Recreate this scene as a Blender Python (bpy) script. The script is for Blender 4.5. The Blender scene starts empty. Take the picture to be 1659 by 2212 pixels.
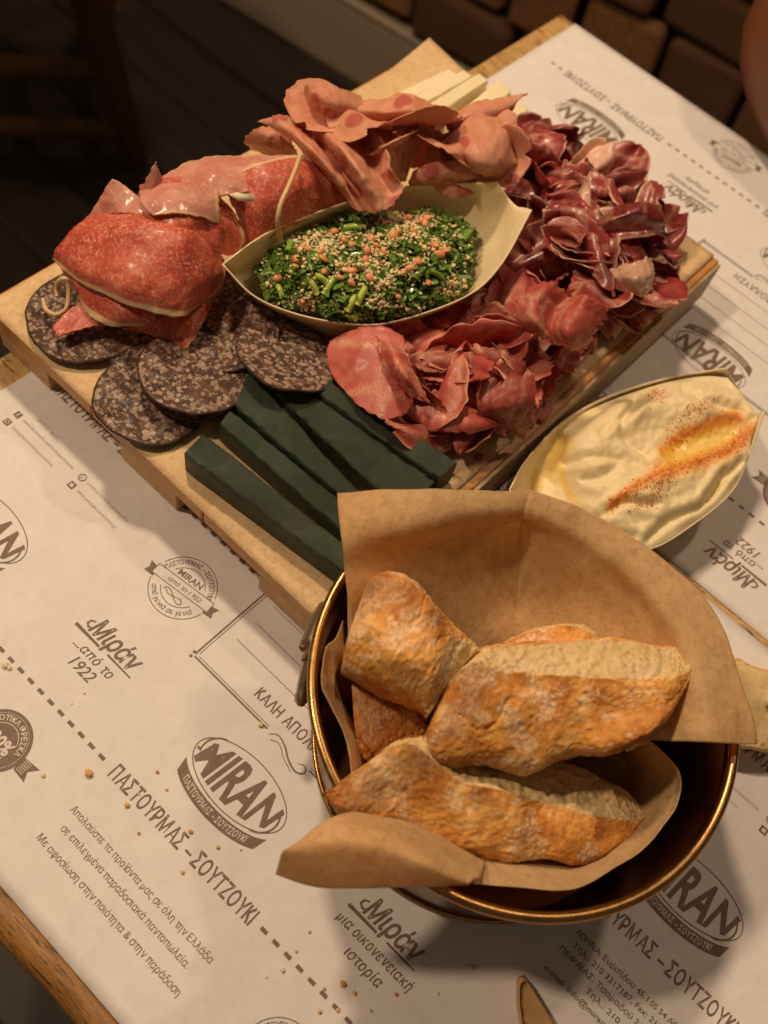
import bpy, math, random
import numpy as np
from mathutils import Vector, noise as mnoise
rnd=random.Random(7)
S=bpy.context.scene; COL=S.collection
# ------------------------------------------------------------------ camera (solved from the table, the mats and the bowl rim)
F_PX,PITCH,ROLL,YAW,CAMH=2098.62,1.038939,0.303721,2.051992,0.388333
_cp,_sp=math.cos(PITCH),math.sin(PITCH)
_fw=np.array([_cp*math.cos(YAW),_cp*math.sin(YAW),-_sp]); _rt=np.array([math.sin(YAW),-math.cos(YAW),0.0]); _up=np.cross(_rt,_fw)
_r2=_rt*math.cos(ROLL)+_up*math.sin(ROLL); _u2=-_rt*math.sin(ROLL)+_up*math.cos(ROLL)
cam=bpy.data.cameras.new("camera"); camo=bpy.data.objects.new("camera",cam); COL.objects.link(camo); S.camera=camo
from mathutils import Matrix
camo.matrix_world=Matrix([[_r2[0],_u2[0],-_fw[0],0],[_r2[1],_u2[1],-_fw[1],0],[_r2[2],_u2[2],-_fw[2],CAMH],[0,0,0,1]])
cam.sensor_fit='HORIZONTAL'; cam.sensor_width=13.0; cam.lens=F_PX/1659*13.0; cam.clip_start=.02; cam.clip_end=60
cam.dof.use_dof=True; cam.dof.focus_distance=.39; cam.dof.aperture_fstop=4.4; cam.dof.aperture_blades=0
def U(u,v,h=0.0):
    "photo position (1659 x 2212 frame) at height h (mm) -> place in the room, mm"
    d=_fw+_r2*(u-829.5)/F_PX-_u2*(v-1106)/F_PX
    t=(h/1000.0-CAMH)/d[2]
    return np.array([d[0]*t*1000,d[1]*t*1000,h],float)
# ------------------------------------------------------------------ world and lamps
w=bpy.data.worlds.new("World"); S.world=w; w.use_nodes=True
w.node_tree.nodes['Background'].inputs[0].default_value=(1.0,.70,.44,1); w.node_tree.nodes['Background'].inputs[1].default_value=.10
def lamp(name,loc,power,r,col=(1,.725,.47)):
    l=bpy.data.lights.new(name,'POINT'); l.energy=power; l.shadow_soft_size=r; l.color=col
    o=bpy.data.objects.new(name,l); COL.objects.link(o); o.location=loc; return o
lamp("pendant_bulb",(-.72,.50,1.15),37,.055)
lamp("pendant_bulb",(-.05,1.05,1.25),14,.045)
lamp("pendant_bulb",(-.78,-.22,1.20),32,.05)
S.view_settings.view_transform='Standard'; S.view_settings.look='None'; S.view_settings.exposure=0; S.view_settings.gamma=1
S.cycles.max_bounces=8; S.cycles.caustics_reflective=False; S.cycles.caustics_refractive=False
try: S.cycles.use_denoising=True
except Exception: pass
# ------------------------------------------------------------------ node helper
def mat(name,build,rough=.6,disp=None):
    m=bpy.data.materials.new(name); m.use_nodes=True; nt=m.node_tree; b=nt.nodes['Principled BSDF']; b.inputs['Roughness'].default_value=rough
    class N: pass
    def node(t,**k):
        n=nt.nodes.new(t)
        for a,v in k.items():
            if a in n.bl_rna.properties: setattr(n,a,v)
            else: n.inputs[a.replace('_',' ')].default_value=v
        return n
    def noise(scale,detail=4,rough=.55,dist=0,vec=None,dim='3D'):
        n=nt.nodes.new('ShaderNodeTexNoise'); n.inputs['Scale'].default_value=scale; n.inputs['Detail'].default_value=detail; n.inputs['Roughness'].default_value=rough; n.inputs['Distortion'].default_value=dist
        if vec: nt.links.new(vec,n.inputs['Vector'])
        return n.outputs['Fac']
    def vor(scale,feature='F1',out='Distance',rand=1,vec=None):
        n=nt.nodes.new('ShaderNodeTexVoronoi'); n.feature=feature; n.inputs['Scale'].default_value=scale; n.inputs['Randomness'].default_value=rand
        if vec: nt.links.new(vec,n.inputs['Vector'])
        return n.outputs[out]
    def ramp(fac,stops,interp='LINEAR'):
        n=nt.nodes.new('ShaderNodeValToRGB'); n.color_ramp.interpolation=interp; e=n.color_ramp.elements
        while len(e)<len(stops): e.new(.5)
        for k,(p,c) in enumerate(stops):
            e[k].position=p; e[k].color=(c,c,c,1) if isinstance(c,(int,float)) else tuple(c)[:3]+(1,)
        nt.links.new(fac,n.inputs[0]); return n.outputs[0]
    def mix(f,a,b2,mode='MIX'):
        n=nt.nodes.new('ShaderNodeMix'); n.data_type='RGBA'; n.blend_type=mode
        for s,v in ((n.inputs[0],f),(n.inputs[6],a),(n.inputs[7],b2)):
            if hasattr(v,'is_linked') or hasattr(v,'links'): nt.links.new(v,s)
            elif isinstance(v,(int,float)): s.default_value=v
            else: s.default_value=tuple(v)[:3]+(1,)
        return n.outputs[2]
    def mth(op,a,b2=0.0,c=None,clamp=False):
        n=nt.nodes.new('ShaderNodeMath'); n.operation=op; n.use_clamp=clamp
        for s,v in zip(n.inputs,(a,b2,c)):
            if v is None: continue
            if isinstance(v,(int,float)): s.default_value=v
            else: nt.links.new(v,s)
        return n.outputs[0]
    def attr(nm):
        n=nt.nodes.new('ShaderNodeAttribute'); n.attribute_name=nm; return n.outputs['Fac']
    def coord(kind='Object',scale=None,rot=None):
        n=nt.nodes.new('ShaderNodeTexCoord'); o=n.outputs[kind]
        if scale or rot:
            q=nt.nodes.new('ShaderNodeMapping'); nt.links.new(o,q.inputs[0])
            if scale: q.inputs['Scale'].default_value=scale
            if rot: q.inputs['Rotation'].default_value=rot
            o=q.outputs[0]
        return o
    def world(scale=(1,1,1)):
        n=nt.nodes.new('ShaderNodeNewGeometry'); q=nt.nodes.new('ShaderNodeMapping'); nt.links.new(n.outputs['Position'],q.inputs[0]); q.inputs['Scale'].default_value=scale; return q.outputs[0]
    def rand():
        return nt.nodes.new('ShaderNodeObjectInfo').outputs['Random']
    def bump(h,dist=.0005,strength=1.0,prev=None):
        n=nt.nodes.new('ShaderNodeBump'); n.inputs['Distance'].default_value=dist; n.inputs['Strength'].default_value=strength; nt.links.new(h,n.inputs['Height'])
        if prev: nt.links.new(prev,n.inputs['Normal'])
        nt.links.new(n.outputs[0],b.inputs['Normal']); return n.outputs[0]
    def setc(v): 
        if isinstance(v,tuple): b.inputs['Base Color'].default_value=v[:3]+(1,)
        else: nt.links.new(v,b.inputs['Base Color'])
    def seti(k,v):
        if isinstance(v,(int,float,tuple)): b.inputs[k].default_value=v
        else: nt.links.new(v,b.inputs[k])
    for k,f in list(locals().items()):
        if callable(f) and k not in('build',): setattr(N,k,staticmethod(f) if not isinstance(f,type) else f)
    N.nt=nt; N.b=b
    build(N); return m
def sss(N,w,r,sc=.0025):
    N.seti('Subsurface Weight',w); N.b.inputs['Subsurface Radius'].default_value=r; N.b.inputs['Subsurface Scale'].default_value=sc
M={}
# kraft / greaseproof paper: warm buff with fibres, lets some light through
def kraft(N,c1,c2,fib):
    a=N.noise(45,5,.6,.3,N.world()); f=N.noise(900,3,.7,0,N.world((1,.45,1))); g=N.noise(260,4,.6,.5,N.world())
    c=N.ramp(a,[(.3,c1),(.7,c2)]); c=N.mix(N.ramp(f,[(.52,0.0),(.70,.6)]),c,fib); c=N.mix(N.ramp(g,[(.42,0.0),(.72,.45)]),c,fib); N.setc(c)
    N.seti('Roughness',.62); N.seti('Specular IOR Level',.25)
    n=N.bump(N.noise(28,6,.65,1.6,N.world()),.0022,.55); N.bump(f,.00012,.6,n)
M['kraft']=mat('kraft_paper',lambda N:(kraft(N,(.74,.56,.30),(.88,.71,.42),(.46,.30,.13))))
def translucent(m,amount,col):
    nt=m.node_tree; b=nt.nodes['Principled BSDF']; out=[n for n in nt.nodes if n.type=='OUTPUT_MATERIAL'][0]
    t=nt.nodes.new('ShaderNodeBsdfTranslucent'); t.inputs[0].default_value=col+(1,); mx=nt.nodes.new('ShaderNodeMixShader'); mx.inputs[0].default_value=amount
    nt.links.new(b.outputs[0],mx.inputs[1]); nt.links.new(t.outputs[0],mx.inputs[2]); nt.links.new(mx.outputs[0],out.inputs[0])
translucent(M['kraft'],.50,(.95,.60,.22))
M['board_paper']=mat('board_paper',lambda N:(kraft(N,(.66,.46,.25),(.74,.54,.31),(.46,.30,.15))))
def _mat(N):
    a=N.noise(60,6,.65,.6,N.world()); f=N.noise(500,3,.7,0,N.world()); d=N.noise(160,5,.7,.4,N.world())
    c=N.ramp(a,[(.3,(.72,.69,.69)),(.7,(.79,.765,.765))]); c=N.mix(N.ramp(d,[(.52,0.0),(.72,.35)]),c,(.61,.565,.56)); c=N.mix(N.ramp(f,[(.62,0.0),(.8,.4)]),c,(.56,.50,.48)); N.setc(c); N.seti('Roughness',.7)
    N.bump(N.noise(14,5,.55,.8,N.world()),.003,.4)
M['placemat']=mat('placemat_paper',_mat)
M['ink']=mat('brown_ink',lambda N:(N.setc(N.ramp(N.noise(350,4,.7,0,N.world()),[(.3,(.165,.105,.075)),(.75,(.24,.165,.125))])),N.seti('Roughness',.65)))
M['inkpale']=mat('pale_ink',lambda N:(N.setc(N.ramp(N.noise(350,4,.7,0,N.world()),[(.3,(.46,.39,.33)),(.75,(.55,.47,.41))]))))
M['reverse']=mat('unprinted_letter',lambda N:(N.setc((.72,.66,.60))))
def wood(N,c1,c2,dark,sc,line=.6,rough=.5,dirv=(1,12,12)):
    v=N.world(dirv); a=N.noise(sc,6,.65,1.2,v); g=N.noise(sc*6,4,.6,.3,v); k=N.noise(sc*1.7,7,.75,1.6,v)
    c=N.ramp(a,[(.3,c1),(.7,c2)]); c=N.mix(N.ramp(g,[(.45,0.0),(.75,.6)]),c,tuple(x*.55 for x in c1)); c=N.mix(N.ramp(k,[(.53,0.0),(.62,line)]),c,dark); N.setc(c); N.seti('Roughness',rough); N.bump(g,.0004,.6)
M['table']=mat('table_oak',lambda N:wood(N,(.46,.27,.09),(.68,.44,.18),(.05,.024,.01),22,1.0,.42,(1.3,9,9)))
M['table_edge']=mat('worn_table_edge',lambda N:wood(N,(.24,.105,.022),(.44,.215,.055),(.02,.01,.006),26,1.0,.4,(1.2,11,11)))
def ply(N):
    p=N.world(); s=N.nt.nodes.new('ShaderNodeSeparateXYZ'); N.nt.links.new(p,s.inputs[0])
    n=N.noise(60,3,.6,0,N.world((.3,.3,1))); z=N.mth('ADD',N.mth('MULTIPLY',s.outputs[2],430.0),N.mth('MULTIPLY',n,1.6)); fr=N.mth('FRACT',z)
    c=N.ramp(fr,[(.05,(.24,.13,.05)),(.2,(.66,.42,.19)),(.7,(.74,.50,.25)),(.95,(.30,.17,.07))]); c=N.mix(N.ramp(N.noise(120,4,.6,0,N.world((1,1,6))),[(.4,0.0),(.8,.5)]),c,(.28,.16,.07)); N.setc(c); N.seti('Roughness',.6)
M['ply']=mat('layered_runner_wood',ply)
M['deck']=mat('oiled_deck_edge',lambda N:wood(N,(.50,.20,.05),(.66,.33,.10),(.16,.06,.02),30,.8,.38,(10,2,10)))
M['deck_side']=mat('deck_side_wood',lambda N:wood(N,(.42,.30,.17),(.50,.37,.22),(.22,.14,.07),22,.5,.6,(8,2,8)))
def veneer(N):
    c=N.ramp(N.noise(30,4,.6,.5,N.world((1,5,5))),[(.3,(.86,.70,.42)),(.7,(.93,.80,.52))]); c=N.mix(N.ramp(N.noise(90,3,.6,0,N.world((.6,8,4))),[(.55,0.0),(.75,.30)]),c,(.62,.44,.22)); N.setc(c); N.seti('Roughness',.5); sss(N,.1,(.4,.25,.1),.002)
M['veneer']=mat('poplar_veneer',veneer); translucent(M['veneer'],.10,(.9,.65,.3))
def brass(N):
    N.seti('Metallic',1.0); N.setc(N.ramp(N.noise(60,4,.6,.3,N.world()),[(.3,(.32,.175,.06)),(.7,(.44,.26,.10))])); N.seti('Roughness',N.ramp(N.noise(300,3,.6,0,N.world((1,1,4))),[(.3,.22),(.7,.36)])); 
M['brass']=mat('brass_rim',brass)
def copper(N):
    N.seti('Metallic',1.0); N.setc(N.ramp(N.noise(90,5,.65,.3,N.world()),[(.3,(.11,.05,.022)),(.7,(.17,.085,.035))])); N.seti('Roughness',.28); N.bump(N.noise(700,2),.00004,.5)
M['copper']=mat('dark_copper_wall',copper)
M['steel']=mat('aged_steel_clasp',lambda N:(N.seti('Metallic',1.0),N.setc((.40,.31,.21)),N.seti('Roughness',.38)))
# meats
def salami(N,pale=0.0):
    co=N.coord(); big=N.noise(38,4,.6,1.2,co); mid=N.noise(150,5,.72,.8,co); fine=N.noise(700,3,.7,0,co); sp=N.vor(560,'F1','Distance',1,co)
    red=N.ramp(big,[(.30,(.50,.062,.040)),(.5,(.60,.105,.062)),(.68,(.70,.20,.11))]); red=N.mix(N.ramp(mid,[(.36,.45),(.52,0.0)]),red,(.44,.040,.030)); red=N.mix(N.ramp(mid,[(.55,0.0),(.70,.35)]),red,(.80,.33,.22))
    gate=N.ramp(N.noise(90,3,.6,.5,co),[(.44,.0),(.62,.9)]); c=N.mix(N.mth('MULTIPLY',N.ramp(sp,[(.24,.75),(.44,0.0)]),gate),red,(.88,.52,.38)); c=N.mix(N.ramp(fine,[(.50,0.0),(.66,.5)]),c,(.84,.46,.34)); c=N.mix(N.ramp(N.noise(26,3,.5),[(.58,0.0),(.74,.5)]),c,(.72,.22,.05)); c=N.mix(N.mth('MULTIPLY',N.ramp(N.noise(22,4,.6,.8,co),[(.35,.35),(.6,1.0)]),pale),c,(.82,.50,.40))
    c=N.mix(N.ramp(N.mth('ADD',N.attr('rim'),N.mth('MULTIPLY',N.mth('SUBTRACT',N.noise(200,3,.6),.5),.5)),[(.40,0.0),(.52,1.0)]),c,N.ramp(N.noise(260,4,.65),[(.3,(.66,.42,.20)),(.7,(.84,.64,.38))])); N.setc(c); N.seti('Roughness',N.ramp(N.noise(260,4,.7),[(.35,.34),(.7,.6)])); N.seti('Coat Weight',.10+.30*pale); N.seti('Coat Roughness',.15); sss(N,.05,(1,.25,.15),.001)
    n=N.bump(N.mix(.5,mid,fine),.0005,.8); N.bump(N.noise(45,4,.6,1.5,co),.0011,.6,n)
M['salami']=mat('salami_meat',salami); translucent(M['salami'],.12,(.8,.15,.08))
M['salami_pale']=mat('pale_salami_fat',lambda N:salami(N,.75)); translucent(M['salami_pale'],.25,(.85,.40,.30))
def mortadella(N):
    co=N.coord(); d=N.noise(55,5,.6,1,co); wv=N.nt.nodes.new('ShaderNodeVectorMath'); wv.operation='MULTIPLY_ADD'; nn=N.nt.nodes.new('ShaderNodeTexNoise'); nn.inputs['Scale'].default_value=90; N.nt.links.new(co,nn.inputs['Vector']); N.nt.links.new(nn.outputs['Color'],wv.inputs[0]); wv.inputs[1].default_value=(.0045,)*3; N.nt.links.new(co,wv.inputs[2]); q=wv.outputs[0]
    v=N.vor(70,'F1','Distance',1,q); vc=N.vor(70,'F1','Color',1,q); c=N.ramp(d,[(.3,(.74,.30,.19)),(.7,(.88,.47,.31))])
    gate=N.ramp(vc,[(.44,0.0),(.50,1.0)]); spot=N.mth('MULTIPLY',N.ramp(v,[(.27,.95),(.35,0.0)]),gate); c=N.mix(spot,c,N.ramp(N.noise(130,4,.6),[(.35,(.46,.06,.055)),(.7,(.64,.17,.13))])); c=N.mix(N.ramp(N.noise(170,4,.75,.6,co),[(.52,0.0),(.68,.7)]),c,(.72,.22,.10)); c=N.mix(N.ramp(N.noise(38,4,.6,.8,co),[(.50,0.0),(.68,.55)]),c,(.68,.24,.17))
    c=N.mix(N.mth('MULTIPLY',N.ramp(N.vor(240),[(.10,.9),(.16,0.0)]),N.ramp(N.noise(50,2),[(.5,0.0),(.6,1.0)])),c,(.30,.16,.07)); c=N.mix(N.ramp(N.attr('rim'),[(.5,0.0),(.8,.8)]),c,(.78,.36,.12)); N.setc(c); N.seti('Roughness',.38); N.seti('Coat Weight',.15); N.seti('Coat Roughness',.25); sss(N,.10,(1,.4,.2),.0015)
    n=N.bump(N.noise(260,5,.65),.0004,.7); N.bump(N.noise(50,5,.62,1.8,co),.0012,.6,n)
M['mortadella']=mat('spotted_pink_ham',mortadella); translucent(M['mortadella'],.14,(.9,.35,.15))
def ham(N,lo,mid,hi,fat,gl,sc):
    co=N.coord(); rn=N.rand(); a=N.noise(sc,5,.6,1.4,co); b2=N.noise(sc*4,4,.6,.4,co)
    c=N.ramp(a,[(.28,lo),(.5,mid),(.75,hi)]); c=N.mix(N.ramp(b2,[(.5,0.0),(.75,.4)]),c,hi); vv=N.ramp(N.vor(sc*.9,'DISTANCE_TO_EDGE','Distance',1,co),[(.0,1.0),(.07,0.0)])
    c=N.mix(N.mth('MULTIPLY',vv,N.ramp(N.noise(sc*1.4,2),[(.40,0.0),(.54,.85)])),c,fat); c=N.mix(N.ramp(N.attr('rim'),[(.5,0.0),(.85,.75)]),c,fat)
    c=N.mix(1.0,c,N.ramp(rn,[(.0,(.55,.50,.50)),(.4,(.9,.9,.9)),(.8,(1,1,1)),(1,(1,1,1))]),'MULTIPLY'); N.setc(c); N.seti('Roughness',N.ramp(b2,[(.3,gl),(.7,gl+.2)])); N.seti('Coat Weight',.30 if gl<.3 else .08); N.seti('Coat Roughness',.2); sss(N,.2,(1,.22,.15)); N.bump(N.noise(sc*5,5,.65,.5,co),.0003,.5)
M['ham_dark']=mat('dark_cured_ham',lambda N:ham(N,(.18,.018,.020),(.38,.058,.052),(.58,.20,.15),(.84,.50,.36),.26,36)); translucent(M['ham_dark'],.14,(.7,.07,.05))
M['ham_pink']=mat('pink_shaved_ham',lambda N:ham(N,(.38,.045,.038),(.56,.115,.085),(.74,.28,.19),(.80,.42,.27),.40,30)); translucent(M['ham_pink'],.16,(.85,.16,.10))
M['ham_fat']=mat('fatty_ham',lambda N:ham(N,(.62,.28,.20),(.76,.46,.34),(.80,.55,.42),(.82,.58,.42),.22,40))
def blood(N):
    co=N.coord(); wv=N.nt.nodes.new('ShaderNodeVectorMath'); wv.operation='MULTIPLY_ADD'; nn=N.nt.nodes.new('ShaderNodeTexNoise'); nn.inputs['Scale'].default_value=330; nn.inputs['Detail'].default_value=4; nn.inputs['Roughness'].default_value=.7; N.nt.links.new(co,nn.inputs['Vector']); N.nt.links.new(nn.outputs['Color'],wv.inputs[0]); wv.inputs[1].default_value=(.0022,)*3; N.nt.links.new(co,wv.inputs[2]); q=wv.outputs[0]
    base=N.ramp(N.noise(120,6,.7,.8,co),[(.3,(.035,.017,.012)),(.5,(.085,.042,.028)),(.66,(.20,.095,.05)),(.85,(.40,.19,.07))])
    v=N.vor(400,'F1','Distance',1,q); vc=N.vor(400,'F1','Color',1,q); big=N.noise(330,4,.65,.4,co); f1=N.mth('MULTIPLY',N.ramp(v,[(.36,1.0),(.46,0.0)]),N.ramp(vc,[(.40,0.0),(.46,1.0)])); f2=N.ramp(big,[(.50,0.0),(.57,1.0)])
    f=N.mth('MAXIMUM',N.mth('MULTIPLY',f1,.9),N.mth('MULTIPLY',f2,.75)); fat=N.ramp(N.noise(90,4,.6),[(.3,(.34,.20,.13)),(.5,(.54,.37,.27)),(.70,(.88,.72,.58))]); c=N.mix(f,base,fat); c=N.mix(N.ramp(N.noise(640,4,.75),[(.56,0.0),(.70,.55)]),c,(.48,.33,.25)); c=N.mix(N.ramp(N.noise(420,4,.75,.5),[(.28,.8),(.42,0.0)]),c,(.03,.016,.012)); c=N.mix(N.ramp(N.attr('rim'),[(.45,0.0),(.7,.95)]),c,(.06,.028,.016)); N.setc(c)
    N.seti('Roughness',N.ramp(N.noise(300,3),[(.3,.32),(.7,.6)])); N.seti('Coat Weight',.10); N.seti('Coat Roughness',.25); n=N.bump(N.mix(.5,N.noise(420,5,.7),f),.0009,.9); N.bump(big,.0004,.4,n); sss(N,.05,(.6,.3,.2),.001)
M['blood']=mat('blood_sausage',blood)
def green(N):
    co=N.coord(); a=N.noise(30,5,.6,1,N.world()); c=N.ramp(a,[(.34,(.014,.020,.013)),(.5,(.030,.042,.028)),(.66,(.062,.084,.058))]); c=N.mix(N.ramp(N.noise(85,4,.65,.5,N.world()),[(.50,0.0),(.64,.8)]),c,(.018,.052,.016))
    c=N.mix(N.ramp(N.noise(520,4,.75),[(.55,0.0),(.70,.6)]),c,(.10,.125,.085)); pits=N.ramp(N.vor(330,'F1','Distance'),[(.08,0.0),(.2,1.0)]); g=N.ramp(N.noise(70,2),[(.52,1.0),(.6,0.0)]); pp=N.mth('MAXIMUM',pits,g); c=N.mix(pp,(.012,.03,.012),c); N.setc(c); N.seti('Roughness',.46); N.seti('Specular IOR Level',.42)
    n=N.bump(pp,.0012,.9); N.bump(N.noise(240,5,.7),.0005,.6,n); sss(N,.12,(.3,.8,.3),.002)
M['green']=mat('green_herb_cheese',green)
M['yellow']=mat('pale_cheese',lambda N:(N.setc(N.ramp(N.noise(60,4,.6),[(.3,(.88,.76,.50)),(.7,(.93,.84,.60))])),N.seti('Roughness',.35),sss(N,.35,(1,.7,.3),.004),N.bump(N.noise(160,4),.0004,.5)))
def crust(N):
    co=N.coord(); a=N.noise(42,5,.62,.9,co); b2=N.noise(130,6,.75,.6,co); fl=N.noise(60,6,.68,.7,co); fine=N.noise(750,3,.8,0,co); rn=N.rand()
    c=N.ramp(a,[(.28,(.46,.155,.024)),(.44,(.74,.32,.06)),(.6,(.90,.50,.13)),(.76,(.95,.66,.26))]); c=N.mix(N.ramp(b2,[(.47,0.0),(.66,.75)]),c,(.40,.125,.022)); c=N.mix(N.ramp(b2,[(.30,.55),(.44,0.0)]),c,(.82,.56,.25))
    c=N.mix(N.mth('MULTIPLY',N.ramp(fl,[(.50,0.0),(.57,.8)]),N.ramp(fine,[(.40,.05),(.56,1.0)])),c,(.90,.72,.50)); c=N.mix(N.ramp(fine,[(.58,0.0),(.70,.55)]),c,(.82,.62,.42)); c=N.mix(N.ramp(N.vor(95,'DISTANCE_TO_EDGE','Distance',1,N.coord(scale=(1,1,.6))),[(.0,.0),(.012,0.0)]),c,(.2,.06,.01))
    dk=N.attr('dark'); c=N.mix(N.mth('MULTIPLY',dk,.72),c,N.mix(.9,c,(.32,.16,.09),'MULTIPLY'))
    cr=N.attr('crumb'); hole=N.vor(260,'F1','Distance',1,co); hg=N.ramp(N.noise(70,4,.6,.4,co),[(.48,0.0),(.62,1.0)]); hh=N.mth('MULTIPLY',N.ramp(hole,[(.18,1.0),(.34,0.0)]),hg)
    cc=N.ramp(N.noise(90,5,.7,.3,co),[(.3,(.62,.43,.19)),(.55,(.72,.55,.29)),(.8,(.80,.67,.42))]); cc=N.mix(N.mth('MULTIPLY',hh,.75),cc,(.50,.30,.11)); cc=N.mix(N.ramp(N.noise(420,4,.8),[(.58,0.0),(.72,.3)]),cc,(.66,.46,.20)); edge=N.ramp(N.mth('ADD',cr,N.mth('MULTIPLY',N.mth('SUBTRACT',b2,.5),.9)),[(.45,0.0),(.58,1.0)]); c=N.mix(edge,c,cc); N.setc(c); N.seti('Roughness',.6); N.seti('Specular IOR Level',.35); sss(N,.10,(1,.5,.2),.002)
    n=N.bump(N.mix(.6,b2,N.noise(420,5,.7,0,co)),.0008,.7); N.bump(N.mth('MULTIPLY',N.mth('SUBTRACT',N.noise(260,6,.75,0,co),N.mth('MULTIPLY',hh,1.2)),edge),.0006,.6,n)
M['bread']=mat('bread_crust_and_crumb',crust)
def hummus(N):
    c=N.ramp(N.noise(60,4,.6),[(.3,(.80,.66,.38)),(.7,(.87,.75,.48))]); c=N.mix(N.mth('MULTIPLY',N.ramp(N.noise(500,3,.7),[(.66,0.0),(.74,.6)]),1.0),c,(.48,.30,.12))
    pv=N.attr('paprika'); nz=N.noise(230,4,.75,.3); sp=N.noise(620,3,.8); den=N.mth('ADD',N.mth('MULTIPLY',pv,N.ramp(N.noise(75,5,.75,.8),[(.35,.35),(.6,1.15)])),N.mth('ADD',N.mth('MULTIPLY',N.mth('SUBTRACT',nz,.5),1.6),N.mth('MULTIPLY',N.mth('SUBTRACT',sp,.5),1.2))); m1=N.ramp(den,[(.42,0.0),(.66,.88)]); c=N.mix(m1,c,N.ramp(nz,[(.35,(.92,.36,.012)),(.6,(.95,.58,.05))]))
    m2=N.mth('MULTIPLY',N.ramp(N.mth('ADD',pv,N.mth('MULTIPLY',N.mth('SUBTRACT',N.noise(330,3,.6),.5),2.6)),[(.72,0.0),(.84,1.0)]),N.ramp(pv,[(.04,0.0),(.14,.85)])); c=N.mix(m2,c,(.58,.09,.012))
    oil=N.attr('oil'); c=N.mix(N.mth('MULTIPLY',oil,.72),c,(.90,.62,.08)); N.setc(c); N.seti('Roughness',N.ramp(oil,[(.2,.42),(.6,.08)])); N.seti('Coat Weight',N.mth('MULTIPLY',oil,.8)); N.b.inputs['Coat Roughness'].default_value=.05; sss(N,.25,(1,.6,.25),.003); N.bump(N.noise(160,5,.6),.0005,.35)
M['hummus']=mat('hummus_paste',hummus)
M['paprika']=mat('paprika_flake',lambda N:(N.setc(N.ramp(N.noise(400,2),[(.35,(.58,.085,.008)),(.65,(.85,.28,.02))])),N.seti('Roughness',.6)))
M['bulgur']=mat('bulgur_grain',lambda N:(N.setc(N.ramp(N.noise(250,2,.5),[(.40,(.60,.38,.14)),(.5,(.86,.68,.38)),(.62,(.94,.86,.62))])),N.seti('Roughness',.4),sss(N,.3,(1,.7,.3),.001)))
M['parsley']=mat('parsley_leaf',lambda N:(N.setc(N.ramp(N.noise(220,2,.5),[(.35,(.020,.065,.008)),(.48,(.07,.18,.018)),(.62,(.26,.42,.05))])),N.seti('Roughness',.35),N.seti('Coat Weight',.3)))
M['stem']=mat('spring_onion',lambda N:(N.setc(N.ramp(N.rand(),[(.0,(.16,.34,.03)),(1,(.50,.60,.10))])),N.seti('Roughness',.3),N.seti('Coat Weight',.3)))
M['tomato']=mat('tomato_flesh',lambda N:(N.setc(N.ramp(N.noise(160,3,.6),[(.3,(.62,.17,.06)),(.6,(.80,.38,.18)),(.8,(.58,.12,.035))])),N.seti('Roughness',.42),N.seti('Coat Weight',.08),sss(N,.4,(1,.3,.1),.002)))
M['crumbm']=mat('toasted_crumb',lambda N:(N.setc(N.ramp(N.rand(),[(.0,(.55,.20,.04)),(.5,(.66,.38,.12)),(1,(.74,.60,.30))])),N.seti('Roughness',.6)))
M['chip']=mat('tan_wedge',lambda N:(N.setc(N.ramp(N.noise(60,4,.6,.4,N.coord(scale=(1,6,1))),[(.3,(.52,.27,.09)),(.7,(.66,.38,.15))])),N.seti('Roughness',.45),N.bump(N.noise(300,3),.0003,.5)))
M['floor']=mat('dark_floor_board',lambda N:(N.setc(N.ramp(N.noise(3,5,.6,.5,N.world((1,9,1))),[(.3,(.013,.009,.006)),(.7,(.036,.026,.019))])),N.seti('Roughness',.55)))
M['skirt']=mat('grey_skirting',lambda N:(N.setc(N.ramp(N.noise(5,4),[(.3,(.30,.24,.17)),(.7,(.36,.29,.21))])),N.seti('Roughness',.6)))
M['stone']=mat('brown_stone',lambda N:(N.setc(N.mix(N.ramp(N.noise(14,5,.65),[(.35,0.0),(.7,.7)]),N.ramp(N.rand(),[(.0,(.07,.028,.009)),(.5,(.22,.09,.026)),(1,(.42,.21,.07))]),(.08,.04,.02))),N.seti('Roughness',.8),N.bump(N.noise(40,5,.6),.01,.6)))
M['mortar']=mat('dark_mortar',lambda N:(N.setc((.018,.010,.006)),N.seti('Roughness',.9)))
M['stool']=mat('brown_stool_wood',lambda N:wood(N,(.09,.040,.014),(.14,.065,.022),(.03,.012,.006),6,.4,.5,(4,4,1)))
M['skin']=mat('skin',lambda N:(N.setc((.15,.048,.016)),N.seti('Roughness',.5),sss(N,.1,(1,.3,.15),.01)))
M['cloth']=mat('dark_shirt_cloth',lambda N:(N.setc((.035,.015,.012)),N.seti('Roughness',.9)))
M['trousers']=mat('dark_trousers_cloth',lambda N:(N.setc((.02,.013,.012)),N.seti('Roughness',.9)))
M['hair']=mat('dark_hair',lambda N:(N.setc((.02,.012,.008)),N.seti('Roughness',.6)))
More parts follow.
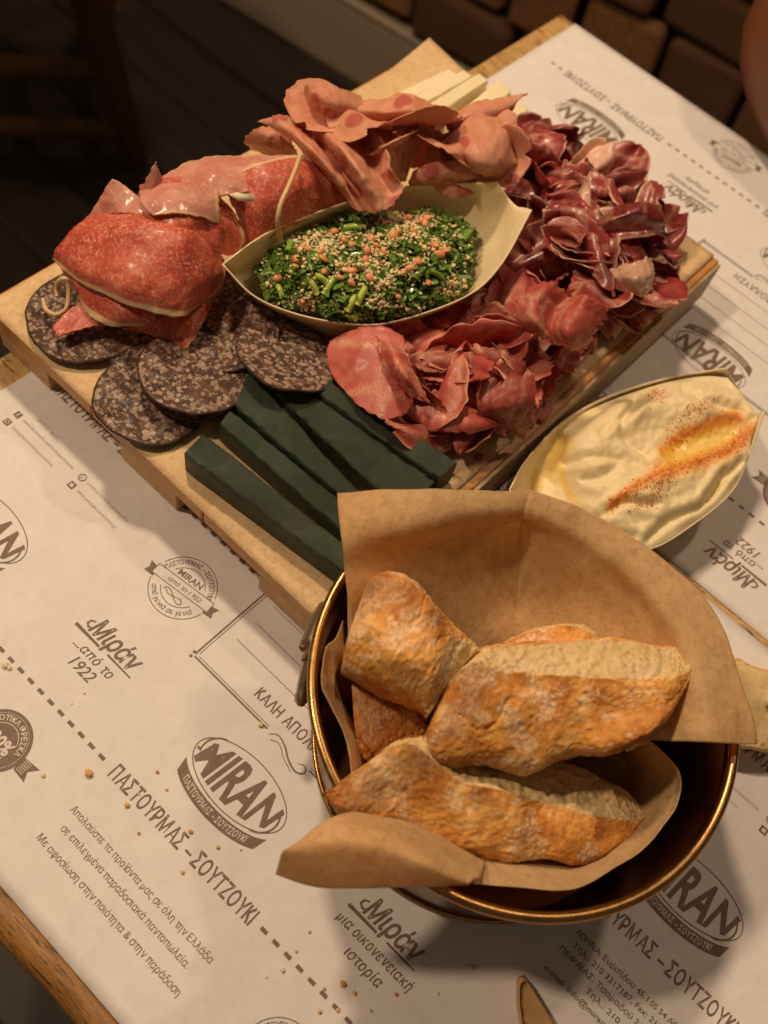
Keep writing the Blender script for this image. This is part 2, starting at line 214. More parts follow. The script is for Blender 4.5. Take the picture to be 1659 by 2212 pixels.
# ------------------------------------------------------------------ object helpers (all geometry below is in mm)
def mk(name,V,Fc,m,parent=None,smooth=True,attrs=None,mods=(),org=None):
    V=np.asarray(V,float)
    if parent is not None: o0=np.array(parent['_o']) if '_o' in parent else np.zeros(3)
    else: o0=np.array(org) if org is not None else np.array([V[:,0].mean(),V[:,1].mean(),V[:,2].min()])
    me=bpy.data.meshes.new(name); me.from_pydata(((V-o0)*.001).tolist(),[],[list(map(int,f)) for f in Fc]); me.update()
    if smooth: me.polygons.foreach_set('use_smooth',[True]*len(me.polygons))
    for k,a in (attrs or {}).items():
        at=me.attributes.new(k,'FLOAT','POINT'); at.data.foreach_set('value',np.asarray(a,np.float32))
    if m is not None: me.materials.append(m)
    o=bpy.data.objects.new(name,me); COL.objects.link(o)
    if parent is not None: o.parent=parent
    else: o.location=Vector((o0*.001).tolist())
    o['_o']=[float(x) for x in o0]
    for md in mods:
        if md[0]=='solid': x=o.modifiers.new('thickness','SOLIDIFY'); x.thickness=md[1]*.001; x.offset=md[2] if len(md)>2 else 0
        if md[0]=='sub': x=o.modifiers.new('smooth','SUBSURF'); x.levels=x.render_levels=md[1]
        if md[0]=='bevel': x=o.modifiers.new('bevel','BEVEL'); x.width=md[1]*.001; x.segments=2; x.limit_method='ANGLE'
    return o
def thing(name,label,cat,loc,group=None):
    o=bpy.data.objects.new(name,None); COL.objects.link(o); o.location=Vector([x*.001 for x in loc]); o['_o']=[float(x) for x in loc]; o.empty_display_size=.01
    return tag(o,label,cat,group)
def tag(o,label,cat,group=None,kind=None):
    o['label']=label; o['category']=cat
    if group: o['group']=group
    if kind: o['kind']=kind
    return o
def struct(o): o['kind']='structure'; return o
def box(x0,x1,y0,y1,z0,z1):
    V=[(x,y,z) for z in (z0,z1) for x,y in ((x0,y0),(x1,y0),(x1,y1),(x0,y1))]
    return V,[(3,2,1,0),(4,5,6,7),(0,1,5,4),(1,2,6,5),(2,3,7,6),(3,0,4,7)]
def cat(parts):
    V=[];Fc=[];n=0
    for v,f in parts: V+=list(map(tuple,v)); Fc+=[tuple(i+n for i in q) for q in f]; n+=len(v)
    return V,Fc
def gridfaces(n,m,wrap=False):
    F=[]
    for i in range(n-1):
        for j in range(m-(0 if wrap else 1)): F.append((i*m+j,(i+1)*m+j,(i+1)*m+(j+1)%m,i*m+(j+1)%m))
    return F
def cr(P,n):
    "Catmull-Rom through P -> n points"
    P=np.asarray(P,float); k=len(P)
    if k==2: return np.array([P[0]+(P[1]-P[0])*t for t in np.linspace(0,1,n)])
    Q=np.vstack([2*P[0]-P[1],P,2*P[-1]-P[-2]]); out=[]
    for t in np.linspace(0,k-1-1e-9,n):
        i=int(t); f=t-i; a,b,c,d=Q[i],Q[i+1],Q[i+2],Q[i+3]
        out.append(.5*((2*b)+(c-a)*f+(2*a-5*b+4*c-d)*f*f+(3*b-a-3*c+d)*f**3))
    return np.array(out)
def net(rows,n,m,conv=True):
    "rows of (u,v,h) -> n x m world grid"
    R=[cr([U(*p) for p in r] if conv else r,m) for r in rows]
    G=np.stack(R); out=np.zeros((n,m,3))
    for j in range(m): out[:,j]=cr(G[:,j],n)
    return out
def fbm(p,sc,o=3):
    v=Vector((float(p[0])*sc,float(p[1])*sc,float(p[2])*sc)); return mnoise.fractal(v,1.0,2.0,o)
def wrinkle(G,amp,sc,seed=0,axis=None):
    n,m,_=G.shape; du=np.gradient(G,axis=0); dv=np.gradient(G,axis=1); N=np.cross(du,dv); N/= (np.linalg.norm(N,axis=2,keepdims=True)+1e-9)
    for i in range(n):
        for j in range(m):
            p=G[i,j]+seed*37.0; q=Vector(p*sc); G[i,j]=G[i,j]+N[i,j]*amp*(.7*fbm(p,sc)+.9*(.5-2*abs(mnoise.noise(q*.9+Vector((3,1,7)))))+.35*(.5-2*abs(mnoise.noise(q*2.7)))) 
    return G
def ragged(G,amp,seed):
    n,m,_=G.shape; c=G.mean((0,1)); r=random.Random(seed)
    for k,(sl,inn) in enumerate((((0,slice(None)),(1,slice(None))),((-1,slice(None)),(-2,slice(None))),((slice(None),0),(slice(None),1)),((slice(None),-1),(slice(None),-2)))):
        e=G[sl]; d=e-G[inn]; d/= (np.linalg.norm(d,axis=-1,keepdims=True)+1e-9); f=np.array([r.uniform(-1,1)*amp for _ in range(len(e))]); f=(np.roll(f,1)+1.6*f+np.roll(f,-1))/2.2+amp*.8*np.sin(np.arange(len(e))*.55+k*2)*np.array([mnoise.noise(Vector((i*.23,seed,k))) for i in range(len(e))]); G[sl]=e+d*f[:,None]
    return G
def rim_attr(n,m,sides,wd,lens):
    a=np.zeros((n,m))
    for s in sides:
        if s=='0': d=np.arange(n)[:,None]/(n-1)*lens[0]+np.zeros((1,m))
        if s=='1': d=(n-1-np.arange(n))[:,None]/(n-1)*lens[0]+np.zeros((1,m))
        if s=='l': d=np.arange(m)[None,:]/(m-1)*lens[1]+np.zeros((n,1))
        if s=='r': d=(m-1-np.arange(m))[None,:]/(m-1)*lens[1]+np.zeros((n,1))
        a=np.maximum(a,np.clip(1.5-d/wd,0,1))
    return a.ravel()
def sheet(name,rows,m,parent=None,res=(40,50),wr=(0,.1),rag=0,rims='',rimw=1.6,th=1.2,seed=0,sub=0,conv=True):
    n,k=res; G=net(rows,n,k,conv)
    if wr[0]: G=wrinkle(G,wr[0],wr[1],seed)
    if rag: G=ragged(G,rag,seed+5)
    l0=np.linalg.norm(np.diff(G[:,k//2],axis=0),axis=1).sum(); l1=np.linalg.norm(np.diff(G[n//2],axis=0),axis=1).sum()
    mods=[('solid',th,0)]+([('sub',sub)] if sub else [])
    return mk(name,G.reshape(-1,3),gridfaces(n,k),m,parent,attrs={'rim':rim_attr(n,k,rims,rimw,(l0,l1))},mods=mods)
def tube(P,r,seg=8,n=None,closed=False):
    P=np.asarray(P,float)
    if n: P=cr(P,n)
    T=np.gradient(P,axis=0); V=[]; ref=np.array([0,0,1.0]); k=len(P)
    rr=r if hasattr(r,'__len__') else [r]*k
    for i in range(k):
        t=T[i]/(np.linalg.norm(T[i])+1e-9); a=np.cross(t,ref); 
        if np.linalg.norm(a)<.1: a=np.cross(t,[1,0,0])
        a/=np.linalg.norm(a); b=np.cross(a,t)
        for q in range(seg): an=2*math.pi*q/seg; V.append(P[i]+(a*math.cos(an)+b*math.sin(an))*rr[i])
    F=gridfaces(k,seg,True)+[tuple(range(seg))[::-1],tuple((k-1)*seg+q for q in range(seg))]
    return V,F
def lathe(cx,cy,prof,seg=128):
    V=[];k=len(prof)
    for r,z in prof:
        for q in range(seg): a=2*math.pi*q/seg; V.append((cx+r*math.cos(a),cy+r*math.sin(a),z))
    return V,gridfaces(k,seg,True)
# ================================================================== SETTING
FZ=-750.0
floor=struct(mk('floor',*box(-4200,1500,-900,2600,FZ-40,FZ-6),M['mortar'],smooth=False))
for k in range(26):
    y=-900+k*130
    for x0,x1 in ((-4200,-2000+rnd.uniform(-300,300)),(-2000+300,1500)) if k%2 else ((-4200,-900),(-896,1500)):
        if k%2 and x0!=-4200: x0=x1_prev+4
        mk('floor_plank',*box(x0,x1,y,y+126,FZ-6,FZ+rnd.uniform(-.6,.6)),M['floor'],floor,smooth=False); x1_prev=x1
# wall behind, turned a little against the table; along its foot a grey skirting
A=U(460,0,FZ); B=U(775,195,FZ); dirw=(B-A)/np.linalg.norm(B-A); nrm=np.array([-dirw[1],dirw[0],0.0])
if nrm[1]<0: nrm=-nrm
def wallpt(s,dn,z): return A+dirw*s+nrm*dn+np.array([0,0,z-FZ])
def wbox(s0,s1,d0,d1,z0,z1):
    V=[wallpt(s,d,z) for z in (z0,z1) for s,d in ((s0,d0),(s1,d0),(s1,d1),(s0,d1))]
    return V,box(0,1,0,1,0,1)[1]
wall=struct(mk('wall',*wbox(-2500,3400,40,200,FZ,1500),M['mortar'],smooth=False))
mk('skirting_board',*wbox(-2500,3400,10,38,FZ,FZ+128),M['skirt'],wall,smooth=False,mods=[('bevel',4)])
mk('skirting_ledge',*wbox(-2500,3400,8,38,FZ+130,FZ+142),M['skirt'],wall,smooth=False,mods=[('bevel',3)])
z=FZ+150; row=0
while z<400:
    hgt=rnd.uniform(75,125); s=-700-rnd.uniform(0,120)
    while s<2600:
        wd=rnd.uniform(110,230); V,Fc=wbox(s+6,s+wd-6,rnd.uniform(2,16),39.5,z+5,z+hgt-5)
        V=[np.array(v)+np.array([rnd.uniform(-9,9) for _ in range(3)])*(1,.4,1)*(0 if i in(2,3,6,7) else 1) for i,v in enumerate(V)]
        mk('stone',V,Fc,M['stone'],wall,smooth=False,mods=[('bevel',12)]); s+=wd
    z+=hgt; row+=1
# stool
st=thing('wooden_stool','dark brown wooden stool with two rungs, standing on the dark floor left of the table','stool',U(290,335,FZ))
f1=U(292,345,FZ+1); t1=U(182,-30,-330)
def on(p,q,z): k=(z-p[2])/(q[2]-p[2]); return p+(q-p)*k
dv=np.array([-215.0,-250,0]); dv2=np.array([-330.0,210,0])
feet=[f1,f1+dv,f1+dv2,f1+dv+dv2]; tops=[t1,t1+dv*.8,t1+dv2*.8,t1+dv*.8+dv2*.8]
for f,t in zip(feet,tops):
    mk('leg',*tube([f,on(f,t,-150.0)],[24,26],4),M['stool'],st,smooth=False,mods=[('bevel',4)])
for zz in (-660,-500):
    mk('rung',*tube([on(feet[0],tops[0],zz),on(feet[1],tops[1],zz)],[15,15],8),M['stool'],st)
    mk('rung',*tube([on(feet[0],tops[0],zz+30),on(feet[2],tops[2],zz+30)],[15,15],8),M['stool'],st)
c=sum(on(f,t,-150.0) for f,t in zip(feet,tops))/4
V,Fc=lathe(c[0],c[1],[(0.01,-152),(185,-152),(195,-140),(190,-118),(0.01,-115)],40); mk('seat',V,Fc,M['stool'],st)
# table
TX0,TX1,TY0,TY1=-287,620,-26.5,583
tb=thing('wooden_table','rustic oak restaurant table with a worn edge, carrying the board, bowl and paper mats','table',((TX0+TX1)/2,(TY0+TY1)/2,FZ))
nb=5; ys=np.linspace(TY0+13,TY1-8,nb+1)
for k in range(nb):
    y0=ys[k]; y1=ys[k+1]-.5
    mk('tabletop_plank',*box(TX0,TX1,y0,y1,-30,-.2),M['table'],tb,smooth=False,mods=[('bevel',.8)])
def edge_strip(ya,yb,z1,seed):
    n=160; V=[]
    prof=[(ya,-30),(ya,-9),(ya+(yb-ya)*.12,-3.2),(ya+(yb-ya)*.4,-.7),(yb,-.25),(yb,-30)]
    for i in range(n):
        x=TX0+(TX1-TX0)*i/(n-1)
        for q,(y,z) in enumerate(prof):
            d=1.3*mnoise.noise(Vector((x*.03,seed,q*.35)))+.5*mnoise.noise(Vector((x*.14,seed,q*.9))) if q in(1,2,3) else 0
            V.append((x,y+d*(1 if yb>ya else -1),z+(-abs(d)*.5 if q in(2,3) else 0)))
    return V,gridfaces(n,6,True)+[tuple(range(6)),tuple((n-1)*6+q for q in range(5,-1,-1))]
mk('table_edge',*edge_strip(TY0,TY0+12.8,0,3.1),M['table_edge'],tb)
mk('table_edge',*edge_strip(TY1,TY1-7.8,0,9.1),M['table_edge'],tb)
mk('apron',*box(TX0+40,TX1-40,TY0+60,TY1-60,-95,-31),M['table_edge'],tb,smooth=False)
for x in (TX0+60,TX1-60):
    for y in (TY0+60,TY1-60): mk('leg',*box(x-30,x+30,y-30,y+30,FZ,-96),M['table_edge'],tb,smooth=False,mods=[('bevel',3)])
# ------------------------------------------------------------------ placemats and their print
_tc={}
def glyphs(body,shear=0.0,off=0.0,space=1.0):
    key=(body,shear,off,space)
    if key in _tc: return _tc[key]
    cu=bpy.data.curves.new('text_outline','FONT'); cu.body=body; cu.size=1; cu.shear=shear; cu.offset=off; cu.space_character=space; cu.resolution_u=3
    o=bpy.data.objects.new('text_outline',cu); COL.objects.link(o); dg=bpy.context.evaluated_depsgraph_get(); me=bpy.data.meshes.new_from_object(o.evaluated_get(dg))
    V=np.array([v.co[:2] for v in me.vertices]) if len(me.vertices) else np.zeros((0,2)); Fc=[tuple(p.vertices) for p in me.polygons]
    bpy.data.objects.remove(o); bpy.data.curves.remove(cu); bpy.data.meshes.remove(me); _tc[key]=(V,Fc); return V,Fc
CAP=.727
_ga=glyphs; _gc={}
def _wid(s,sh,off,sp): V,_=_ga(s,sh,off,sp); return (V[:,0].max()-V[:,0].min()) if len(V) else 0
def _stroke(P_,wd,closed=False):
    P_=np.array(P_,float); k=len(P_); T=(np.roll(P_,-1,0)-np.roll(P_,1,0)) if closed else np.gradient(P_,axis=0); T/=np.linalg.norm(T,axis=1,keepdims=True)+1e-9; N=np.stack([-T[:,1],T[:,0]],1)*wd/2
    return np.vstack([P_+N,P_-N]),[(i,(i+1)%k,k+(i+1)%k,k+i) for i in range(k if closed else k-1)]
def glyphs(body,shear=0.0,off=0.0,space=1.0):
    if not any(c in 'πσΚKκδ' for c in body): return _ga(body,shear,off,space)
    key=(body,shear,off,space)
    if key in _gc: return _gc[key]
    V=[];F=[];x=0.0; hh=_wid('HH',0,0,1); w=.085+off*1.6
    def put(v,f):
        n0=len(V); V.extend([(a+x+b_*shear*0,b_) for a,b_ in v]); F.extend([tuple(i+n0 for i in q) for q in f])
    for ch in body:
        if ch==' ': x+=.27*space; continue
        if ch=='π':
            for st in ([(.02,.50),(.62,.50)],[(.15,.50),(.15,.0)],[(.49,.50),(.49,.08),(.56,.03)]): v,f=_stroke(st,w); put([(a+b_*shear,b_) for a,b_ in v],f)
            x+=.64*space; continue
        if ch=='σ':
            t=np.linspace(0,2*math.pi,26,endpoint=False); v,f=_stroke([(.30+.235*math.cos(q),.255+.245*math.sin(q)) for q in t],w,True); put([(a+b_*shear,b_) for a,b_ in v],f)
            v,f=_stroke([(.30,.50),(.62,.50)],w); put([(a+b_*shear,b_) for a,b_ in v],f); x+=.62*space; continue
        if ch in 'ΚKκ':
            H_=.727 if ch!='κ' else .53; w2=w*(1.25 if ch!='κ' else 1)
            for st in ([(.12,0),(.12,H_)],[(.16,H_*.42),(.50,H_)],[(.26,H_*.52),(.54,0)]): v,f=_stroke(st,w2); put([(a+b_*shear,b_) for a,b_ in v],f)
            x+=.60*space; continue
        if ch=='δ':
            t=np.linspace(0,2*math.pi,26,endpoint=False); v,f=_stroke([(.30+.225*math.cos(q),.235+.235*math.sin(q)) for q in t],w,True); put([(a+b_*shear,b_) for a,b_ in v],f)
            v,f=_stroke([(.42,.40),(.22,.56),(.20,.66),(.32,.73),(.48,.71)],w); put([(a+b_*shear,b_) for a,b_ in v],f); x+=.60*space; continue
        v,f=_ga(ch,shear,off,1.0)
        adv=_wid('H'+ch+'H',0,0,1)-hh
        if len(v): 
            x0=_ga('H'+ch,0,0,1)[0]; n_h=len(_ga('H',0,0,1)[0]); lsb=x0[n_h:,0].min()-(hh-_wid('H',0,0,1)) if len(x0)>n_h else 0
            v0=_ga(ch,0,0,1)[0]; put([(a-v0[:,0].min()+lsb*0+.05,b_) for a,b_ in v],f)
        x+=adv*space
    r=(np.array(V),F); _gc[key]=r; return r
class Print:
    def __init__(s): s.V=[];s.F=[]
    def add(s,V,F):
        n=len(s.V); s.V+=[(float(a),float(b)) for a,b in V]; s.F+=[tuple(i+n for i in f) for f in F]
    def text(s,body,x,y,h,width=None,align='l',shear=0,off=.0,space=1.0,warp=None,rot=0):
        V,F=glyphs(body,shear,off,space)
        if not len(V): return
        V=V.copy(); k=h/CAP; x0=V[:,0].min(); W=V[:,0].max()-x0; kx=width/W if width else k; V[:,0]=(V[:,0]-x0)*kx; V[:,1]*=k; Wd=W*kx
        if align=='c': V[:,0]-=Wd/2
        if warp: V=np.array([warp(a,b) for a,b in V])
        if rot: c,sn=math.cos(rot),math.sin(rot); V=np.stack([V[:,0]*c-V[:,1]*sn,V[:,0]*sn+V[:,1]*c],1)
        V[:,0]+=x; V[:,1]+=y; s.add(V,F)
    def line(s,P,wd,closed=False):
        P=np.array(P,float); k=len(P)
        T=np.gradient(P,axis=0) if not closed else (np.roll(P,-1,0)-np.roll(P,1,0)); T/= (np.linalg.norm(T,axis=1,keepdims=True)+1e-9); N=np.stack([-T[:,1],T[:,0]],1)
        ww=(np.array(wd) if hasattr(wd,'__len__') else np.full(k,wd))[:,None]/2
        V=np.vstack([P+N*ww,P-N*ww]); s.add(V,[(i,(i+1)%k,k+(i+1)%k,k+i) for i in range(k if closed else k-1)])
    def rect(s,x0,y0,x1,y1): s.add([(x0,y0),(x1,y0),(x1,y1),(x0,y1)],[(0,1,2,3)])
    def disc(s,x,y,r,n=48): s.add([(x+r*math.cos(2*math.pi*q/n),y+r*math.sin(2*math.pi*q/n)) for q in range(n)],[tuple(range(n))])
    def arc(s,x,y,r,a0,a1,wd,ry=None,n=40,rot=0):
        t=np.radians(np.linspace(a0,a1,n)); X=r*np.cos(t); Y=(ry or r)*np.sin(t); c,sn=math.cos(rot),math.sin(rot)
        s.line(np.stack([x+X*c-Y*sn,y+X*sn+Y*c],1),wd)
def arcwarp(R,bottom=False):
    def f(a,b):
        if bottom: t=a/R-math.pi/2; return ((R-b)*math.cos(t),(R-b)*math.sin(t))
        t=math.pi/2-a/R; return ((R+b)*math.cos(t),(R+b)*math.sin(t))
    return f
def build_mat(mi):
    # each list entry: (part name, ink prints, pale prints); coordinates are those of the first mat, the second is the same sheet turned round
    X0,X1,Y0,Y1=-271.2,149.5,-14.8,281.5
    if mi==0: T=lambda V:V; lab='pale printed paper placemat in front, the bread bowl standing on it'
    else: T=lambda V:np.stack([-111-np.array(V)[:,0],572-np.array(V)[:,1]],1); lab='pale printed paper placemat at the far side, its print upside down'; X1+=14; X0-=420 if 0 else 0; X0-=0
    t=thing('paper_placemat',lab,'placemat',tuple(T(np.array([[ (X0+X1)/2,(Y0+Y1)/2]]))[0])+(0,),'paper placemats on the table')
    if mi==1: Y0=-7.0; X0-=300; Y1=287.0
    P=T(np.array([(X0,Y0),(X1,Y0),(X1,Y1),(X0,Y1)])); 
    nx,ny=90,60; gx=np.linspace(P[:,0].min(),P[:,0].max(),nx); gy=np.linspace(P[:,1].min(),P[:,1].max(),ny)
    V=[(x,y,.25) for x in gx for y in gy]
    mk('paper_sheet',V,gridfaces(nx,ny),M['placemat'],t,mods=[('solid',.22,-1)])
    def put(name,pr,m=M['ink'],z=.36):
        if pr.V:
            V=T(np.array(pr.V)); rz=random.Random(3); VV=[];FF=[]
            for f in pr.F:
                dz=rz.uniform(0,.05); n0=len(VV); VV+=[(V[i][0],V[i][1],z+dz) for i in f]; FF.append(tuple(range(n0,n0+len(f))))
            o=mk(name,VV,FF,m,t,smooth=False); o['kind']='stuff'
    def vis(x,y):
        q=T(np.array([[x,y]]))[0]; return True
    big='ΠΑΣΤΟΥΡΜΑΣ – ΣΟΥΤΖΟΥΚΙ'
    cols=[-218.5,-61.0,96.5]
    for r,ry in enumerate((40,137.3,234.5)):
        for cx in cols:
            mid=(r==1 and cx==-61.0)
            if not mid:
                p=Print(); p.text(big,cx,ry-3.0,6.3,78,'c',off=.018,space=1.05); put('printed_heading',p)
            lx,ly=cx-.5,ry+(30 if not mid else 30)
            # oval emblem with a bowed banner under it
            p=Print(); t_=np.linspace(0,2*math.pi,80,endpoint=False); rr=-math.radians(0)
            p.line([(lx+23.5*math.cos(a),ly+11.6*math.sin(a)) for a in t_],.42,True)
            def wf(a,b):
                u=max(-1,min(1,a/21.0)); hh=math.sqrt(max(.05,1-(u*.86)**2)); return (a,(b-4.8)*hh*1.0)
            p.text('MIRAN',lx,ly,9.6*1.72,39.5,'c',shear=0,off=.028,space=1.0,warp=lambda a,b:((a+ (b-8)*.12),(b-8.2)*1.06*math.sqrt(max(.10,1-(a/21.5)**2*.86))))
            p.arc(lx+12.5,ly-1.5,9,-75,42,.75,7.8); p.arc(lx-12.5,ly+1.5,9,112,205,.7,7.8)
            n=30; up=[];lo=[]
            for q in range(n+1):
                a=-1+2*q/n; up.append((lx+22.6*a,ly-3.2-9.3*math.sqrt(max(0,1-(a*.93)**2))-.35)); lo.append((lx+21.3*a+ (0),ly-8.6-9.6*math.sqrt(max(0,1-(a*.86)**2))+(.5)))
            p.add(up+lo,[(i,i+1,n+1+i+1,n+1+i) for i in range(n)]); put('printed_emblem',p)
            q2=Print(); 
            def bw(a,b):
                u=a/22.0; yb=-3.2-9.3*math.sqrt(max(0,1-(u*.93)**2)); yl=-8.1-9.6*math.sqrt(max(0,1-(u*.88)**2)); k=(b+.4)/3.8; return (a,yl+.9+(yb-yl-1.9)*k)
            q2.text(big,lx,ly,3.0,34,'c',off=.02,space=1.05,warp=bw); put('emblem_lettering',q2,M['reverse'],.50)
        # dashes between the headings
        p=Print(); 
        for g in ((-178.5,-101) ,(-20.5,57.5),(136.5,150)):
            if r==1: g={-178.5:(-178.5,-116),-20.5:(-3,56)}.get(g[0],g)
            x=g[0]+2.5
            while x<g[1]-3.5:
                if x+3.2<149: p.rect(x,ry-.75,x+3.1,ry+.75)
                x+=6.15
        put('printed_dashes',p)
        for ci,cx in enumerate((-139.3,17.8)):
            fam=(ci==1)
            if not (r==1 and ci==0 and False):
                p=Print(); y=ry+30
                # script name with broken underline
                p.text('Μιράν',cx-12.5,y-.2,8.2,27,'l',shear=.28,off=.022); p.line([(cx-18,y-1.8),(cx-3.5,y-1.8)],[1.5,1.1]); p.line([(cx+1.5,y-1.6),(cx+15.5,y-1.6)],[.9,.6])
                p.line([(cx-12.8,y+4.4),(cx-14.6,y+3.4),(cx-14.9,y+1.7),(cx-13.4,y+.7),(cx-11.6,y+1.5)],[.6,.9,1.1,.9,.6])
                if fam: p.text('μια οικογενειακή',cx,y-8.6,4.1,37,'c',shear=.24,off=.012,space=1.1); p.text('ιστορία',cx+1,y-15.4,4.1,17.5,'c',shear=.24,off=.012,space=1.1)
                else: p.text('...από το',cx-1,y-8.4,4.2,22,'c',shear=.24,off=.012,space=1.1); p.text('1922',cx-.5,y-15,5.2,12.5,'c',shear=.25,off=.008)
                put('printed_script_name',p)
            seal=(ci==0)==(r!=1)
            if seal:
                x,y=cx+.5,ry-22.9; p=Print(); nn=72; ring=[]
                p.disc(x,y,12.4,72)
                for sg in (-1,1): 
                    p.add([(x+sg*12.2,y+2.5),(x+sg*19.8,y+3.4),(x+sg*17.0,y-.2),(x+sg*19.2,y-3.6),(x+sg*12.4,y-3.2)],[(0,1,2,3,4)])
                put('printed_seal',p)
                q=Print(); 
                for k in range(70): a=360/70*k; q.arc(x,y,10.9,a,a+2.9,.28,n=3)
                q.text('ΠΟΙΟΤΙΚΑ ΦΡΕΣΚΑ',x,y,2.2,24.5,'c',off=.02,warp=arcwarp(8.0)); q.text('ΠΡΟΪΟΝΤΑ',x,y,2.2,13,'c',off=.02,warp=arcwarp(10.1,True))
                q.arc(x,y,7,25,155,.3); q.arc(x,y,7,-150,-30,.3); q.text('100%',x,y-2.9,5.6,13.4,'c',off=.03,shear=.12)
                for sg in (-1,1):
                    for k in range(6): q.rect(min(x+sg*13.2,x+sg*16.4),y-2.4+k*.9,max(x+sg*13.2,x+sg*16.4),y-2.15+k*.9)
                put('seal_lettering',q,M['reverse'],.50)
            else:
                x,y=cx-.3,ry-26.9; ro=math.radians(7.5); p=Print()
                p.arc(x,y,14.6,17,163,.34,rot=ro); p.arc(x,y,14.6,198,342,.34,rot=ro); p.arc(x,y,9.4,30,150,.34,rot=ro); p.arc(x,y,9.4,211,329,.34,rot=ro)
                def pt(a,b): return (x+a*math.cos(ro)-b*math.sin(ro),y+a*math.sin(ro)+b*math.cos(ro))
                p.line([pt(-15.2,2.5),pt(15.2,2.5),],.36); p.line([pt(-15.2,-2.5),pt(15.2,-2.5)],.36); p.line([pt(-15.2,-2.5),pt(-15.2,2.5)],.3); p.line([pt(15.2,-2.5),pt(15.2,2.5)],.3)
                for sg in (-1,1): p.add([pt(sg*15.4,1.0),pt(sg*18.8,1.6),pt(sg*17.5,-1.2),pt(sg*18.6,-3.6),pt(sg*13.6,-3.8),pt(sg*13.8,-2.6),pt(sg*15.4,-2.6)],[tuple(range(7))])
                p.text('ΠΑΣΤΟΥΡΜΑΣ – ΣΟΥΤΖΟΥΚΙ',x,y,2.3,30,'c',off=.012,warp=arcwarp(11.1),rot=ro); p.text('από γενιά σε γενιά',x,y,2.4,27,'c',shear=.2,off=.01,warp=arcwarp(13.0,True),rot=ro)
                cx1,cy1=pt(0,3.6); p.text('MIRAN',cx1,cy1,3.1,12.5,'c',off=.02,rot=ro); cx1,cy1=pt(0,-1.2); p.text('...από το 1922',cx1,cy1,2.2,20,'c',shear=.25,rot=ro)
                p.line(cr([(x-5.5,y-6),(x-4.6,y-4.4),(x-2,y-4.6),(x+1,y-6.2),(x+3.8,y-7),(x+5.3,y-5.8),(x+4,y-4.8)],30),.4); p.line(cr([(x-4.6,y-5.2),(x-2.5,y-6.3),(x+1,y-5.4),(x+4,y-4.4)],20),.35)
                put('printed_stamp',p)
    # text blocks
    p=Print(); p.text('Απολαύστε τα προϊόντα μας σε όλη την Ελλάδα',-61,18.8,2.9,77,'c'); p.text('σε επιλεγμένα παραδοσιακά παντοπωλεία.',-62,12.0,2.9,69,'c'); p.text('Με αφοσίωση στην ποιότητα & στην παράδοση',-61.5,4.0,2.9,77,'c'); put('printed_text',p)
    p=Print(); yy=118.8
    for k,l in enumerate(('ΑΘΗΝΑ: Ευριπίδου 45, 105 54 Αθήνα','Τηλ.: 210 3217187, Fax: 210 3258','ΠΕΙΡΑΙΑΣ: Τσαμαδού 2 & Γούναρη','Τηλ.: 210 4121','e-mail: info@miran.gr | www.miran.gr')):
        p.text(l,97,yy+2.5-k*4.6,2.3,(54,50,56,24,57)[k],'c',off=.008)
    put('printed_address',p)
    for cx,cy in ((-218.5,112.3),(97,213)):
        p=Print(); p.text('ΒΡΕΙΤΕ ΜΑΣ',cx-29,cy+6.0,1.7,14,'l'); p.text('www.facebook.com/miranpastourma',cx-33,cy+1.2,1.9,35,'l'); p.text('instagram/miranpastourma',cx-33,cy-4.6,1.9,28,'l'); p.text('pinterest/miran pastourma',cx+12,cy+1.2,1.9,27,'l'); p.text('www.youtube.com/miran.gr',cx+12,cy-4.6,1.9,26,'l'); put('printed_web_addresses',p,M['inkpale'])
        p=Print(); p.rect(cx-38.5,cy+.2,cx-35.2,cy+3.5); p.rect(cx-38.5,cy-5.6,cx-35.2,cy-2.3); p.arc(cx+8.3,cy+1.9,1.7,0,360,.5); p.text('p',cx+7.7,cy+1.2,1.6); p.rect(cx+6.6,cy-5.6,cx+10,cy-2.3); put('printed_icons',p)
        q=Print(); q.text('f',cx-37.3,cy+.5,2.6,off=.02); q.arc(cx-36.85,cy-3.95,.9,0,360,.35); q.rect(cx+7.4,cy-4.9,cx+9.2,cy-3.2); put('icon_marks',q,M['reverse'],.50)
    # ornamental frame in the middle
    p=Print(); fx0,fx1,fy0,fy1=-113.6,-9.2,93.2,174
    for a,b,c,d in ((fx0,fx1,fy0,fy1),(fx0+1.3,fx1-1.3,fy0+1.2,fy1-1.2)):
        wdt=.75 if a==fx0 else .3
        for sx0,sx1,y_ in ((a+.6,-70,c),(-46,b-.6,c),(a+.6,b-.6,d)): p.line([(sx0,y_),(sx1,y_)],wdt)
        p.line([(a,c+.9),(a,d-.9)],wdt); p.line([(b,c+.9),(b,d-.9)],wdt)
    for x_ in (fx0,fx1):
        for y_ in (fy0,fy1): p.disc(x_-.9,y_+1.2,.7,12); p.disc(x_-.6,y_-1.0,.7,12)
    p.line(cr([(-68,92),(-65,94.4),(-60,93.3),(-55,90.4),(-49.5,89),(-46.6,91.2),(-48.6,93.2),(-51,92)],40),[.25+.5*math.sin(math.pi*i/39) for i in range(40)]); p.line(cr([(-66,91),(-62,92.2),(-57,89.6),(-51,87.6)],20),.3)
    for y_ in (110.8,121.6,132.4,143.2): p.line([(-106.5,y_),(-16,y_)],.3)
    put('printed_frame',p); p=Print(); p.text('ΚΑΛΗ ΑΠΟΛΑΥΣΗ',-61,99.0,5.0,46,'c',off=.012,space=1.05); put('printed_greeting',p)
build_mat(0); build_mat(1)
